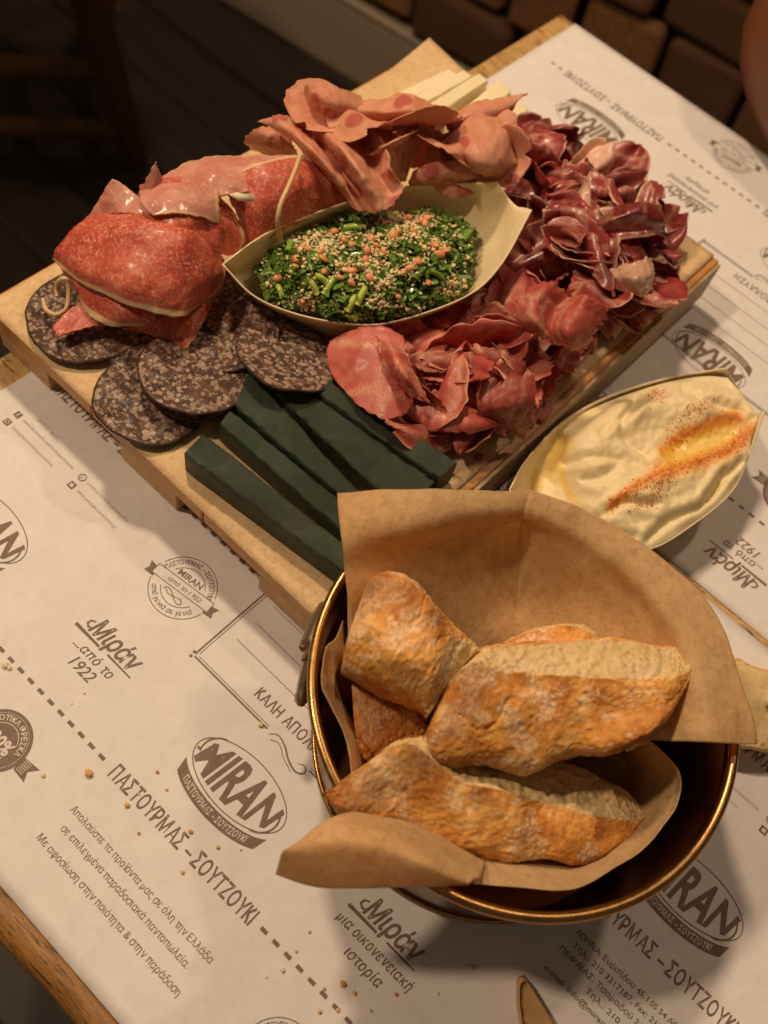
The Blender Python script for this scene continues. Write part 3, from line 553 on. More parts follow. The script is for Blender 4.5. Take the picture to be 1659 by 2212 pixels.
# ------------------------------------------------------------------ serving board
BX0,BX1,BY0,BY1,BZ=-292.3,-78.1,128.2,433.6,33.0
bd=thing('serving_board','raised wooden serving board on three runners, lined with buff paper and loaded with cured meats','board',((BX0+BX1)/2,(BY0+BY1)/2,0.5))
for x0,x1 in ((-292,-256.5),(-206.5,-169.3),(-117.5,-78.6)): mk('runner',*box(x0,x1,BY0+5.2,BY1-2,.5,20.6),M['ply'],bd,smooth=False,mods=[('bevel',.6)])
nbd=3
for k in range(nbd):
    a=BX0+(BX1-BX0)/nbd*k; b2=BX0+(BX1-BX0)/nbd*(k+1)
    mk('deck_board',*box(a+(.4 if k else 0),b2-(.4 if k<nbd-1 else 0),BY0+2.6,BY1,20.8,32.4),M['deck'],bd,smooth=False,mods=[('bevel',1.0)])
mk('edge_rail',*box(BX1-.1,BX1+2.0,BY0+2,BY1-1,6.5,31.6),M['deck_side'],bd,smooth=False,mods=[('bevel',.6)])
# paper lining: covers the deck, hangs over the near long side, corner sticks out at the far end
nx,ny=60,80; V=[]
for i in range(nx):
    for j in range(ny):
        x=BX0+2.2+(BX1-4.2-BX0-2.2)*i/(nx-1); y=BY0+1.4+(BY1-1.5-BY0)*j/(ny-1)
        z_=33.1+.35*(1+mnoise.noise(Vector((x*.02,y*.02,3))))
        if y<BY0+3: z_-= .35
        far=(max(0,(y-400)/36))*(max(0,(-250-x)/42)); x-=far*5; y+=far*6; z_+=far*2.2
        if i==0: x+=.3*mnoise.noise(Vector((0,y*.05,0)))
        z_+=1.3*math.exp(-((x+222)**2+(y-160)**2)/260.0)
        V.append((x,y,z_))
pl=tag(mk('board_paper',V,gridfaces(nx,ny),M['board_paper'],mods=[('solid',.2,1)]),'flat sheet of buff greaseproof paper lining the serving board under the meats','paper')
# ================================================================== BREAD BOWL
CX,CY=-4.1,154.1
bw=thing('bread_bowl','round brass rimmed dark metal bowl with a side clasp, holding bread and paper','bowl',(CX,CY,.5))
mk('wall',*lathe(CX,CY,[(69.5,1.5),(70.6,8),(76.6,62),(77.2,66),(76.2,66),(75.6,62),(69.6,9),(68.6,3)]),M['copper'],bw)
mk('base',*lathe(CX,CY,[(.05,1.2),(68,1.2),(70.5,1.0),(71.2,1.8),(70.6,3.0),(68,3.2),(.05,3.0)]),M['copper'],bw)
for rr,zz,th in ((77.3,66.4,1.9),):
    mk('rim',*lathe(CX,CY,[(rr+th*math.cos(2*math.pi*q/16),zz+th*math.sin(2*math.pi*q/16)) for q in range(17)],160),M['brass'],bw)
mk('foot_ring',*lathe(CX,CY,[(71.0+1.0*math.cos(2*math.pi*q/12),1.9+1.3*math.sin(2*math.pi*q/12)) for q in range(13)],128),M['brass'],bw)
def onwall(ang,z,dr=0): r=70+7.2*(z/66.0)+dr; return np.array([CX+r*math.cos(ang),CY+r*math.sin(ang),z])
ca=math.radians(203)
cl=mk('clasp',*cat([tube([onwall(ca+da,40,1.8) for da in np.linspace(-.18,.16,9)],5.0,6)]),M['steel'],bw)
mk('lever',*tube([onwall(ca+.12+.02*q,40-3*q*.3,3.6+.15*q) for q in range(12)],[2.4]*9+[2.8,2.6,1.2],8),M['steel'],cl)
mk('clasp_sleeve',*tube([onwall(ca+da,40,3.4) for da in np.linspace(-.14,.10,8)],5.6,10),M['steel'],cl)
# parchment lining of the bowl: one sheet, folded
def inwall(p,rm=76.0):
    x,y=p[0]-CX,p[1]-CY; r=math.hypot(x,y); rl=68+7.6*(min(max(p[2],0),64)/66.0)-1.6
    if p[2]<65 and r>rl: p=np.array([CX+x*rl/r,CY+y*rl/r,p[2]])
    return p
pp=thing('parchment_sheet','crumpled brown parchment lining the bread bowl with its corner folded over the rim','paper',(CX,CY,4))
rowsB=[
 [(728,1070,86),(860,1066,86),(1000,1064,84),(1140,1062,80),(1150,1063,80),(1260,1102,78),(1370,1168,76),(1470,1245,75),(1545,1337,75),(1590,1450,75),(1625,1560,73),(1632,1608,71)],
 [(730,1112,87),(858,1096,87),(1000,1086,84),(1134,1082,79),(1146,1084,79),(1246,1124,77),(1350,1190,76),(1444,1266,76),(1512,1356,76),(1550,1460,76),(1576,1560,75),(1582,1607,73)],
 [(735,1165,85),(853,1140,85),(1000,1116,81),(1126,1106,76),(1138,1110,76),(1230,1150,74),(1328,1212,74),(1408,1288,75),(1468,1376,76),(1500,1466,77),(1522,1554,77),(1526,1605,76)],
 [(740,1240,76),(846,1205,74),(968,1160,70),(1112,1140,66),(1132,1142,66),(1222,1186,66),(1312,1245,66),(1380,1315,66),(1428,1398,66),(1456,1478,67),(1464,1555,68),(1464,1604,68)],
 [(744,1320,68),(842,1300,60),(975,1250,54),(1110,1230,50),(1130,1232,50),(1206,1270,50),(1278,1322,51),(1330,1385,52),(1366,1440,54),(1392,1500,56),(1405,1560,58),(1408,1601,60)],
 [(742,1395,62),(838,1400,46),(978,1390,36),(1096,1385,34),(1120,1388,34),(1196,1395,35),(1250,1420,37),(1286,1460,40),(1320,1490,44),(1345,1530,48),(1355,1565,52),(1358,1598,54)],
 [(738,1420,60),(838,1470,34),(980,1470,24),(1096,1470,22),(1120,1470,22),(1190,1475,23),(1240,1490,25),(1270,1510,28),(1300,1530,34),(1320,1550,40),(1330,1575,46),(1335,1592,50)]]
G=net(rowsB,64,110)
for i in range(64):
    for j in range(110): G[i,j]=inwall(G[i,j])
def crease(G,amp,sc,seed):
    sc=sc*1.15
    n,m,_=G.shape; du=np.gradient(G,axis=0); dv=np.gradient(G,axis=1); N=np.cross(du,dv); N/=(np.linalg.norm(N,axis=2,keepdims=True)+1e-9)
    for i in range(n):
        for j in range(m):
            p=G[i,j]+seed*31; a=mnoise.noise(Vector(p*sc)); b_=mnoise.noise(Vector(p*sc*2.3+np.array([5,9,2])))
            G[i,j]=G[i,j]+N[i,j]*amp*((1-2*abs(a))+.4*(1-2*abs(b_)))
    return G
G=crease(G,1.9,.021,2)
mk('back_flap',G.reshape(-1,3),gridfaces(64,110),M['kraft'],pp,mods=[('solid',.25,0)])
G=net([
 [(700,1480,64),(696,1440,66),(705,1396,68),(722,1380,67),(738,1340,64)],
 [(712,1520,60),(707,1460,62),(712,1425,64),(728,1412,64),(741,1385,62)],
 [(730,1550,58),(722,1500,58),(722,1462,60),(732,1430,60),(745,1415,60)]],20,26); mk('left_tuck',crease(G,.5,.06,5).reshape(-1,3),gridfaces(20,26),M['kraft'],pp,mods=[('solid',.25,0)])
G=net([
 [(705,1396,68),(697,1440,67),(696,1485,66),(714,1521,65),(745,1581,64),(757,1630,63),(762,1680,60)],
 [(709,1418,62),(714,1450,60),(716,1485,58),(724,1512,57),(756,1570,56),(773,1617,55),(778,1660,54)],
 [(712,1420,50),(726,1460,46),(732,1490,44),(744,1520,42),(772,1570,40),(785,1610,40),(800,1650,40)]],18,40); mk('side_fold',crease(G,.4,.06,8).reshape(-1,3),gridfaces(18,40),M['kraft'],pp,mods=[('solid',.25,0)])
front=[
 [(1400,1590,58),(1468,1665,55),(1466,1737,52),(1430,1792,50),(1385,1839,49),(1310,1888,51),(1230,1923,55),(1120,1918,58),(1005,1909,61),(930,1880,62)],
 [(1385,1592,52),(1452,1668,48),(1450,1730,46),(1415,1782,44),(1370,1826,43),(1302,1868,45),(1225,1898,49),(1120,1893,53),(1010,1882,57),(930,1858,60)],
 [(1350,1600,34),(1385,1670,32),(1380,1720,30),(1350,1765,28),(1310,1800,28),(1262,1830,30),(1200,1845,34),(1110,1840,40),(1010,1830,46),(930,1815,54)],
 [(1310,1600,20),(1330,1660,18),(1325,1700,17),(1300,1740,16),(1270,1765,16),(1230,1780,18),(1180,1790,22),(1100,1785,28),(1010,1780,36),(930,1770,46)],
 [(1200,1600,8),(1210,1640,8),(1210,1670,8),(1200,1690,8),(1190,1700,8),(1170,1710,9),(1130,1720,12),(1070,1720,18),(1000,1710,26),(930,1690,36)]]
G=net(front,34,80)
for i in range(34):
    for j in range(80): G[i,j]=inwall(G[i,j])
mk('front_flap',crease(G,.5,.03,11).reshape(-1,3),gridfaces(34,80),M['kraft'],pp,mods=[('solid',.25,0)])
corner=[
 [(594,1891,66),(640,1907,67),(690,1919,68),(760,1921,69),(830,1920,69.5),(900,1918,70),(960,1917,70),(1012,1914,70)],
 [(602,1862,72),(650,1868,74),(700,1872,75),(770,1874,76),(840,1884,76),(905,1895,75),(962,1905,73),(1014,1911,71)],
 [(612,1837,76),(660,1828,79),(712,1824,81),(782,1826,82),(850,1842,81),(912,1866,79),(966,1890,75),(1018,1907,71)],
 [(650,1810,77),(692,1790,79),(735,1784,80),(800,1792,80),(862,1815,79),(922,1846,77),(975,1876,74),(1024,1900,70)],
 [(705,1770,76),(735,1758,76),(765,1762,75),(820,1780,74),(880,1800,73),(940,1828,71),(990,1860,69),(1040,1890,66)],
 [(790,1745,66),(800,1742,66),(815,1745,64),(850,1755,62),(900,1775,60),(955,1800,58),(1000,1830,56),(1050,1860,54)]]
G=net(corner,36,60); mk('corner_flap',crease(G,.4,.03,14).reshape(-1,3),gridfaces(36,60),M['kraft'],pp,mods=[('solid',.25,0)])
# ------------------------------------------------------------------ bread
def loaf(name,label,secs,group=None,back=22,endcrumb=None,seed=1,darks=(),n=210,rough=1.0,fillz=None):
    S4=[]
    cc=np.array([0,0,CAMH*1000.0])
    for s in secs:
        s=[list(q) for q in s[:4]]; lift=14 if endcrumb else 9; s[0][2]=max(s[0][2],min(s[0][2]+lift,s[2][2]-4)); s[1][2]=max(s[1][2],min(s[1][2]+lift*.6,s[2][2]-1))
        if not endcrumb: s[3][2]-=4
        P=[U(*q) for q in s]; ray=(P[2]+P[3])/2-cc; ray/=np.linalg.norm(ray)
        th=np.linalg.norm(P[3]-P[0]); bk=min(back,th*.9)
        rh=ray*bk; P4=P[3]+rh*1.0+np.array([0,0,-bk*.25]); P5=P[0]+rh*.9+np.array([0,0,-bk*.1])
        for Q in (P4,P5): Q[2]=max(Q[2],8)
        P4[2]=min(P4[2],P[3][2]-2)
        S4.append([P[0],P[1],P[2],P[3],P4,P5])
    S4=np.array(S4); A=np.stack([cr(S4[:,k],n) for k in range(6)],1)
    V=[];cb=[];ring=None
    for i in range(n):
        a=A[i]; cr1=cr([a[5],a[0],a[1],a[2]],84)[12:]; crumb=np.array([a[2]+(a[3]-a[2])*t for t in np.linspace(0,1,34)])[1:]; bk_=cr([a[3],a[4],a[5],a[0]],20)[1:15]
        lo=np.vstack([cr1,crumb,bk_]); ring=len(lo); V.append(lo)
        f=np.zeros(ring); f[len(cr1):len(cr1)+len(crumb)-1]=0 if endcrumb else 1; cb.append(f)
    V=np.array(V); cb=np.array(cb)
    if endcrumb:
        k0=int(n*endcrumb[0]); cb[k0:, :]=np.maximum(cb[k0:],1.0)
    cen=A.mean(1); out=V.copy()
    for i in range(n):
        for j in range(ring):
            d=V[i,j]-cen[i]; L=np.linalg.norm(d)+1e-6; d/=L; p=V[i,j]+seed*53
            if cb[i,j]>.5: q=1.2*mnoise.noise(Vector(p*.2))+.9*mnoise.noise(Vector(p*.5))+.6*mnoise.noise(Vector(p*1.1))-1.1*max(0,mnoise.noise(Vector(p*.42))*2.6-.55)
            else:
                q=1.5*mnoise.noise(Vector(p*.055))+.9*mnoise.noise(Vector(p*.15))+.65*(.4-abs(mnoise.noise(Vector(p*.33))))+.34*mnoise.noise(Vector(p*.75))+.26*mnoise.noise(Vector(p*1.5)); cr_=abs(mnoise.noise(Vector(p*np.array([.06,.06,.05])+9))); q-=1.0*max(0,1-cr_/.025)*(1 if mnoise.noise(Vector(p*.05+4))>.12 else 0)
            out[i,j]=V[i,j]+d*q*rough
    dk=np.zeros((n,ring)); 
    for (u,v,h,r) in darks:
        c=U(u,v,h); dd=np.linalg.norm(out-c,axis=2); dk=np.maximum(dk,np.clip(1.3-dd/r,0,1))
    F=gridfaces(n,ring,True); VV=list(out.reshape(-1,3)); at=list(cb.ravel()); dk=list(dk.ravel())
    for e,i in ((0,0),(1,n-1)):
        VV.append(out[i].mean(0)); at.append(1.0 if (endcrumb and e) else 0.0); dk.append(0); c=len(VV)-1
        for j in range(ring): q=(i*ring+j,i*ring+(j+1)%ring,c); F.append(q if e==0 else q[::-1])
    o=mk(name,VV,F,M['bread'],attrs={'crumb':at,'dark':dk}); return tag(o,label,'bread',group)
GB='pieces of crusty bread in the bowl'
loaf('bread_slice','long crusty bread slice lowest in the bowl, its left tip resting over the brass rim',[
 [(697,1722,74),(695,1719,75),(697,1714,76),(700,1712,76)],
 [(745,1758,62),(750,1715,70),(790,1650,76),(800,1645,76)],
 [(800,1775,56),(808,1710,68),(845,1612,78),(862,1600,77)],
 [(870,1797,50),(875,1715,64),(895,1612,78),(930,1592,75)],
 [(990,1832,44),(990,1765,58),(992,1684,68),(1020,1625,61)],
 [(1095,1858,40),(1095,1788,53),(1098,1712,62),(1110,1635,54)],
 [(1165,1850,38),(1168,1800,49),(1172,1734,56),(1175,1640,50)],
 [(1240,1866,36),(1243,1812,45),(1246,1753,51),(1262,1662,46)],
 [(1295,1854,35),(1303,1812,41),(1312,1768,46),(1322,1694,43)],
 [(1350,1815,34),(1358,1794,38),(1366,1774,41),(1358,1716,40)],
 [(1388,1778,36),(1390,1772,37),(1392,1766,38),(1388,1752,38)]],GB,22,seed=3,darks=((1128,1800,52,5.5),(1130,1755,56,5.0),(1118,1840,46,5),(735,1735,72,15),(800,1700,74,8),(900,1650,74,12),(1040,1720,64,6),(1250,1850,42,9),(1300,1800,46,5),(870,1780,60,6)))
loaf('bread_slice','broad crusty bread slice in the middle of the bowl with its pale cut face uppermost',[
 [(922,1618,66),(915,1598,68),(924,1575,70),(933,1565,70)],
 [(948,1650,62),(935,1585,72),(968,1482,82),(985,1466,82)],
 [(985,1656,62),(985,1570,74),(1022,1430,87),(1042,1406,87)],
 [(1060,1652,60),(1060,1565,74),(1072,1447,87),(1086,1400,86)],
 [(1145,1660,60),(1148,1560,73),(1150,1456,84),(1165,1392,84)],
 [(1230,1632,60),(1233,1548,72),(1232,1463,83),(1250,1386,82)],
 [(1335,1620,64),(1338,1543,73),(1342,1468,82),(1340,1385,81)],
 [(1410,1588,68),(1418,1530,75),(1424,1464,81),(1415,1394,80)],
 [(1452,1540,72),(1462,1500,76),(1472,1458,80),(1462,1402,79)],
 [(1488,1474,77),(1492,1456,78),(1494,1443,78),(1490,1420,78)]],GB,24,seed=9,darks=((1000,1500,80,13),(960,1600,70,14),(1120,1580,72,9),(1224,1500,74,6),(1226,1560,71,6),(1226,1610,64,6),(1060,1640,62,9),(1400,1560,72,8),(1450,1500,76,6)))
loaf('bread_chunk','thick flour dusted bread end standing at the left of the bowl against the paper',[
 [(738,1436,58),(750,1380,74),(792,1262,92),(806,1248,88)],
 [(742,1456,56),(768,1385,80),(822,1246,98),(842,1234,92)],
 [(780,1478,54),(818,1408,84),(880,1262,98),(900,1262,92)],
 [(832,1502,54),(866,1430,84),(930,1318,96),(945,1316,90)],
 [(885,1524,54),(915,1452,82),(968,1364,92),(990,1358,86)],
 [(912,1536,55),(938,1478,78),(982,1374,90),(1012,1378,84)],
 [(925,1545,58),(962,1490,70),(1026,1404,82),(1038,1402,78)]],GB,30,endcrumb=(.86,),seed=15,darks=((800,1250,95,12),(880,1290,95,8),(950,1345,92,8),(830,1490,62,16),(900,1500,66,10),(760,1400,76,8),(850,1400,86,6)))
loaf('bread_chunk','dark browned bread piece wedged under the flour dusted end in the bowl',[
 [(774,1628,42),(766,1565,52),(760,1482,56),(772,1474,50)],
 [(805,1640,42),(800,1570,54),(800,1490,58),(815,1482,52)],
 [(860,1612,42),(856,1560,54),(860,1510,58),(872,1500,52)],
 [(920,1590,42),(918,1562,50),(922,1540,54),(930,1528,50)]],GB,20,seed=22,darks=((790,1600,50,14),(850,1560,54,18),(800,1500,56,12)),n=110,rough=1.4)
loaf('bread_chunk','rounded pale crust showing behind the middle bread slice, deepest in the bowl',[
 [(1070,1470,44),(1068,1430,52),(1074,1398,58),(1080,1394,56)],
 [(1120,1470,44),(1118,1420,58),(1130,1370,64),(1145,1362,60)],
 [(1210,1470,44),(1210,1410,58),(1212,1352,66),(1225,1349,60)],
 [(1270,1470,44),(1272,1420,58),(1270,1366,64),(1280,1366,60)],
 [(1300,1470,44),(1300,1440,50),(1298,1404,58),(1300,1400,54)]],GB,16,seed=31,n=90,rough=.8)
# cut slice lying on the mat to the right of the bowl
def flat_slice(name,label,outline,h,seed):
    P=cr(outline+[outline[0]],72)[:-1]; n=len(P); c=P.mean(0); V=[];cb=[];F=[]
    rings=[(1.0,0.6,0),(1.03,h*.5,0),(1.0,h*.92,0),(.965,h,.6),(.9,h,1),(.7,h,1),(.5,h,1),(.3,h,1),(.15,h,1),(.02,h,1)]
    for k,z_,a in rings:
        for q in range(n):
            p=c+(P[q]-c)*k; w_=U(p[0],p[1],z_); w_[2]=z_+(1.1*mnoise.noise(Vector(w_*.2+seed))+.8*mnoise.noise(Vector(w_*.5+seed)) if a>.5 else 0); V.append(w_); cb.append(a)
    F=gridfaces(len(rings),n,True)+[tuple((len(rings)-1)*n+q for q in range(n)),tuple(range(n))[::-1]]
    return mk(name,V,F,M['bread'],attrs={'crumb':cb,'dark':[0]*len(V)})
tag(flat_slice('bread_slice','cut white bread slice lying on the mat at the right of the bowl',[(1560,1440),(1592,1424),(1630,1442),(1690,1460),(1760,1500),(1790,1570),(1740,1615),(1680,1622),(1630,1618),(1570,1590)],13,4),'','bread')['label']='cut white bread slice lying on the mat at the right of the bowl'
# tan wedge at the bottom edge
P=[(1116,2118),(1122,2108),(1133,2106),(1150,2130),(1175,2172),(1200,2213),(1225,2262),(1180,2275),(1130,2262),(1122,2212),(1115,2160)]
top=[U(a,b_,6.5) for a,b_ in P]; mid=[U(829.5+(a-829.5)*1.0,b_,3) for a,b_ in P]; bot=[U(a,b_,.6) for a,b_ in P]; c=np.mean(top,axis=0)
tp=[c+(t-c)*.82+np.array([0,0,.8]) for t in top]; n=len(P); V=bot+mid+top+tp; F=gridfaces(4,n,True)+[tuple(3*n+q for q in range(n)),tuple(range(n))[::-1]]
tag(mk('bread_wedge',V,F,M['chip'],mods=[('sub',2)]),'smooth tan wedge with a pointed tip lying on the mat at the bottom edge','bread wedge')
# crumbs
GC='crumbs scattered over the front placemat'
CR=[(192,1671,2.2,0),(160,1393+1,0,0),(275,1740,1.4,0),(412,1797,1.2,0),(563,1566,1.5,0),(428,1613,1.0,0),(340,1668,.9,0),(12,1437,2.6,1),(20,1443,1.8,1),(182,1497,1.0,1),(93,1675,1.6,1),(300,1800,.8,0),(395,1885,1.0,0),(610,2095,1.6,1),(740,2125,1.6,0),(765,2145,1.1,0),(700,2135,.9,0),(690,2185,1.1,0),(730,2182,1.0,0),(800,2183,.8,0),(1022,2090,1.2,0),(1260,2022,.9,1),(945,2145,.9,1),(575,2110,.8,1),(668,2012,.9,0),(640,2055,.8,0),(520,1835,1.0,1),(300,1715,.8,1),(155,1520,.7,1),(360,1705,.9,0),(1025,970,0,0),(855,2148,1.0,0),(880,2050,.9,0),(1012,1995,.8,1),(470,1830,1.1,0)]
crumb_lab={0:'brown toasted bread crumb lying on the front placemat',1:'pale yellowish crumb lying on the front placemat'}
for k,(a,b_,r,t_) in enumerate(CR):
    if r<=0: continue
    r*=.8 if t_==0 else .62
    c=U(a,b_,.4); V=[];n1=8
    for i in range(5):
        for q in range(n1):
            th=math.pi*(i+.3)/5.2; ph=2*math.pi*q/n1; rr=r*(1+.35*mnoise.noise(Vector((k*3.1,i*1.3,q*1.7)))); V.append(c+np.array([rr*math.sin(th)*math.cos(ph),rr*.8*math.sin(th)*math.sin(ph),r*.55+r*.6*math.cos(th)]))
    o=mk('bread_crumb',V,gridfaces(5,n1,True)+[tuple(range(n1))[::-1],tuple(4*n1+q for q in range(n1))],M['crumbm'] if t_==0 else M['yellow'],smooth=False); tag(o,crumb_lab[t_],'crumb',('brown ' if t_==0 else 'pale ')+GC)
# ================================================================== WOOD BOATS AND WHAT THEY HOLD
def euler(a,b_,c):
    ca,sa,cb,sb,cc,sc=math.cos(a),math.sin(a),math.cos(b_),math.sin(b_),math.cos(c),math.sin(c)
    return np.array([[cc,-sc,0],[sc,cc,0],[0,0,1]])@np.array([[cb,0,sb],[0,1,0],[-sb,0,cb]])@np.array([[1,0,0],[0,ca,-sa],[0,sa,ca]])
def PX(P):
    d=np.asarray(P,float)/1000.0-np.array([0,0,CAMH]); z=d@_fw
    return np.stack([829.5+F_PX*(d@_r2)/z,1106-F_PX*(d@_u2)/z],-1)
def boat(label,rows,grp):
    G=net(rows,36,70); o=mk('wooden_boat_dish',G.reshape(-1,3),gridfaces(36,70),M['veneer'],mods=[('solid',.75,0)]); return tag(o,label,'dish',grp)
GBT='poplar veneer boat dishes'
boat('poplar veneer boat dish on the board, filled with green tabbouleh',[
 [(481,571,72),(548,521,70),(611,487,68),(737,441,67),(878,403,68),(980,396,72),(1040,394,76),(1075,393,78)],
 [(483,573,68),(556,550,60),(628,522,55),(745,485,52),(882,455,54),(990,440,60),(1055,428,69),(1085,410,76)],
 [(487,578,62),(560,600,46),(640,620,38),(750,640,35.5),(880,620,35.5),(985,570,42),(1066,480,60),(1100,430,73)],
 [(488,580,60),(556,640,44),(640,690,37),(745,731,35.5),(850,705,35.5),(975,650,42),(1070,540,59),(1118,446,74)],
 [(485,576,67),(548,640,55),(630,684,49),(738,715,47),(845,703,47),(990,650,54),(1075,566,65),(1136,450,77)],
 [(481,571,72),(544,636,65),(626,674,62),(733,697,60),(842,697,60),(1002,643,64),(1080,575,70),(1149,454,80)]],GBT)
boat('poplar veneer boat dish standing on the mats, filled with hummus',[
 [(1101,1057,34),(1140,990,31),(1219,909,28),(1317,855,27),(1439,817,29),(1520,803,33),(1568,795,38)],
 [(1106,1062,28),(1150,1010,20),(1235,940,15),(1330,890,13),(1445,850,16),(1530,825,24),(1580,816,34)],
 [(1114,1072,20),(1180,1060,8),(1270,1020,2),(1360,985,1),(1460,940,3),(1545,880,16),(1600,848,30)],
 [(1114,1080,20),(1180,1120,8),(1290,1160,2),(1388,1158,1),(1478,1112,3),(1572,1020,14),(1628,900,32)],
 [(1108,1072,27),(1158,1136,19),(1284,1184,14),(1396,1180,13),(1484,1134,15),(1580,1046,22),(1638,895,36)],
 [(1101,1057,34),(1136,1135,31),(1280,1194,28),(1401,1187,27),(1486,1141,27),(1582,1061,28),(1622,973,33),(1652,888,41)]],GBT)
G=net([
 [(1130,1045,20),(1190,945,22),(1240,903,25),(1330,861,26),(1440,826,28),(1520,813,32),(1572,816,35)],
 [(1128,1058,16),(1198,982,23),(1262,940,35),(1360,895,36),(1460,862,37),(1545,845,37),(1602,852,37)],
 [(1128,1072,14),(1200,1020,22),(1282,985,36),(1375,945,33),(1480,915,35),(1565,885,35),(1630,888,38)],
 [(1135,1085,14),(1205,1055,20),(1290,1035,34),(1385,1010,33),(1490,965,31),(1575,935,32),(1636,902,37)],
 [(1145,1100,14),(1215,1095,20),(1300,1080,33),(1395,1050,37),(1490,1005,36),(1572,965,34),(1630,925,36)],
 [(1160,1120,15),(1225,1130,20),(1310,1125,30),(1400,1100,34),(1490,1055,34),(1568,1005,33),(1622,955,34)],
 [(1180,1158,24),(1250,1184,25),(1320,1191,27),(1401,1185,27),(1485,1139,27),(1580,1060,28),(1618,986,32)]],150,210)
n,m,_=G.shape
for i in range(n):
    for j in range(m):
        p=G[i,j]; e=min(i,n-1-i,j,m-1-j)/8.0; k=min(1,e); w1=mnoise.noise(Vector((p[0]*.05+3,p[1]*.05,0))); w2=mnoise.noise(Vector((p[0]*.11,p[1]*.11,4))); w3=abs(mnoise.noise(Vector((p[0]*.09,p[1]*.05,8))))
        G[i,j,2]+=k*(2.2*w1+.5*w2+.5*mnoise.noise(Vector((p[0]*.35,p[1]*.35,1))))
def pld(q,P):
    d=np.full(len(q),1e9)
    for a,b_ in zip(P[:-1],P[1:]):
        a=np.array(a,float);b_=np.array(b_,float);t=np.clip(((q-a)@(b_-a))/((b_-a)@(b_-a)),0,1); d=np.minimum(d,np.linalg.norm(q-a-t[:,None]*(b_-a),axis=1))
    return d
q=PX(G.reshape(-1,3))
gz=np.zeros(n*m)
for L_,dp in (([(1372,868),(1345,915),(1358,955),(1398,985)],2.4),([(1222,1000),(1290,985),(1350,996),(1420,1012)],2.0),([(1400,1168),(1450,1122),(1520,1092),(1562,1022)],2.6),([(1290,1120),(1350,1085),(1410,1090)],1.8),([(1478,842),(1540,868),(1598,884)],1.8),([(1300,930),(1340,900),(1400,862)],1.6),([(1600,1000),(1560,1040),(1530,1075)],2.4),([(1255,1110),(1300,1140),(1370,1160)],1.8),([(1330,1010),(1300,1030),(1262,1035)],1.5)):
    d_=pld(q,cr([(a,b_) for a,b_ in L_],14).tolist()); gz+= -dp*.8*np.exp(-(d_/8.0)**2)+dp*.5*np.exp(-((d_-20)/12.0)**2)
ed_=np.minimum(1,np.minimum.reduce([np.repeat(np.minimum(np.arange(n),n-1-np.arange(n)),m),np.tile(np.minimum(np.arange(m),m-1-np.arange(m)),n)])/10.0)
G.reshape(-1,3)[:,2]+=gz*ed_
pap=np.maximum.reduce([np.clip(.98-pld(q,[(1320,1090),(1372,1050),(1430,1020)])/30,0,1),np.clip(1.0-pld(q,[(1430,1018),(1500,998),(1570,972),(1618,930)])/52,0,1),np.clip(1.15-pld(q,[(1440,975),(1475,945),(1530,925),(1585,903)])/38,0,1),np.clip(.42-pld(q,[(1480,905),(1530,870)])/90,0,1),np.clip(.42-pld(q,[(1360,1100),(1440,1030)])/80,0,1)])
oil=np.maximum(np.clip(1.25-pld(q,[(1450,985),(1510,955),(1570,935)])/30,0,1),np.clip(1.3-pld(q,[(1150,1050),(1190,1010),(1215,960)])/26,0,1)); oil=np.maximum(oil,np.clip(1.1-pld(q,[(1205,985),(1215,1040),(1240,1085)])/12,0,1)); pap=pap*(1-.8*np.clip(1.2-pld(q,[(1470,975),(1520,955),(1570,935)])/13,0,1))
tag(mk('hummus_portion',G.reshape(-1,3),gridfaces(n,m),M['hummus'],attrs={'paprika':pap,'oil':oil}),'thick cream coloured hummus with paprika and oil, filling the boat dish on the mats','hummus'); hob=bpy.context.scene.objects[-1] if 0 else COL.objects[-1]
FV=[];FF=[]; Gq=G.reshape(-1,3)
for k in range(1100):
    L_=rnd.choice([[(1320,1095),(1372,1055),(1430,1030)],[(1430,1020),(1500,1000),(1570,975)],[(1450,965),(1490,935),(1585,900)],[(1440,925),(1500,890),(1540,860)],[(1370,1100),(1420,1070),(1450,1030)],[(1400,860),(1440,850)],[(1570,975),(1615,935)]]); s_=rnd.random()*(len(L_)-1); i_=int(s_); f_=s_-i_; uu=L_[i_][0]*(1-f_)+L_[i_+1][0]*f_+rnd.gauss(0,11); vv=L_[i_][1]*(1-f_)+L_[i_+1][1]*f_+rnd.gauss(0,9)
    j_=int(np.argmin((q[:,0]-uu)**2+(q[:,1]-vv)**2)); c_=Gq[j_]+np.array([rnd.uniform(-.4,.4),rnd.uniform(-.4,.4),.05]); r_=rnd.uniform(.2,.75); n0=len(FV); a_=rnd.uniform(0,6.28)
    for t3 in range(3): FV.append(c_+np.array([r_*math.cos(a_+2.1*t3),r_*math.sin(a_+2.1*t3)*.7,0]))
    FV.append(c_+np.array([0,0,r_*.7])); FF+=[(n0,n0+1,n0+3),(n0+1,n0+2,n0+3),(n0+2,n0,n0+3)]
fl=mk('paprika_flakes',FV,FF,M['paprika'],hob,smooth=False); fl['kind']='stuff'
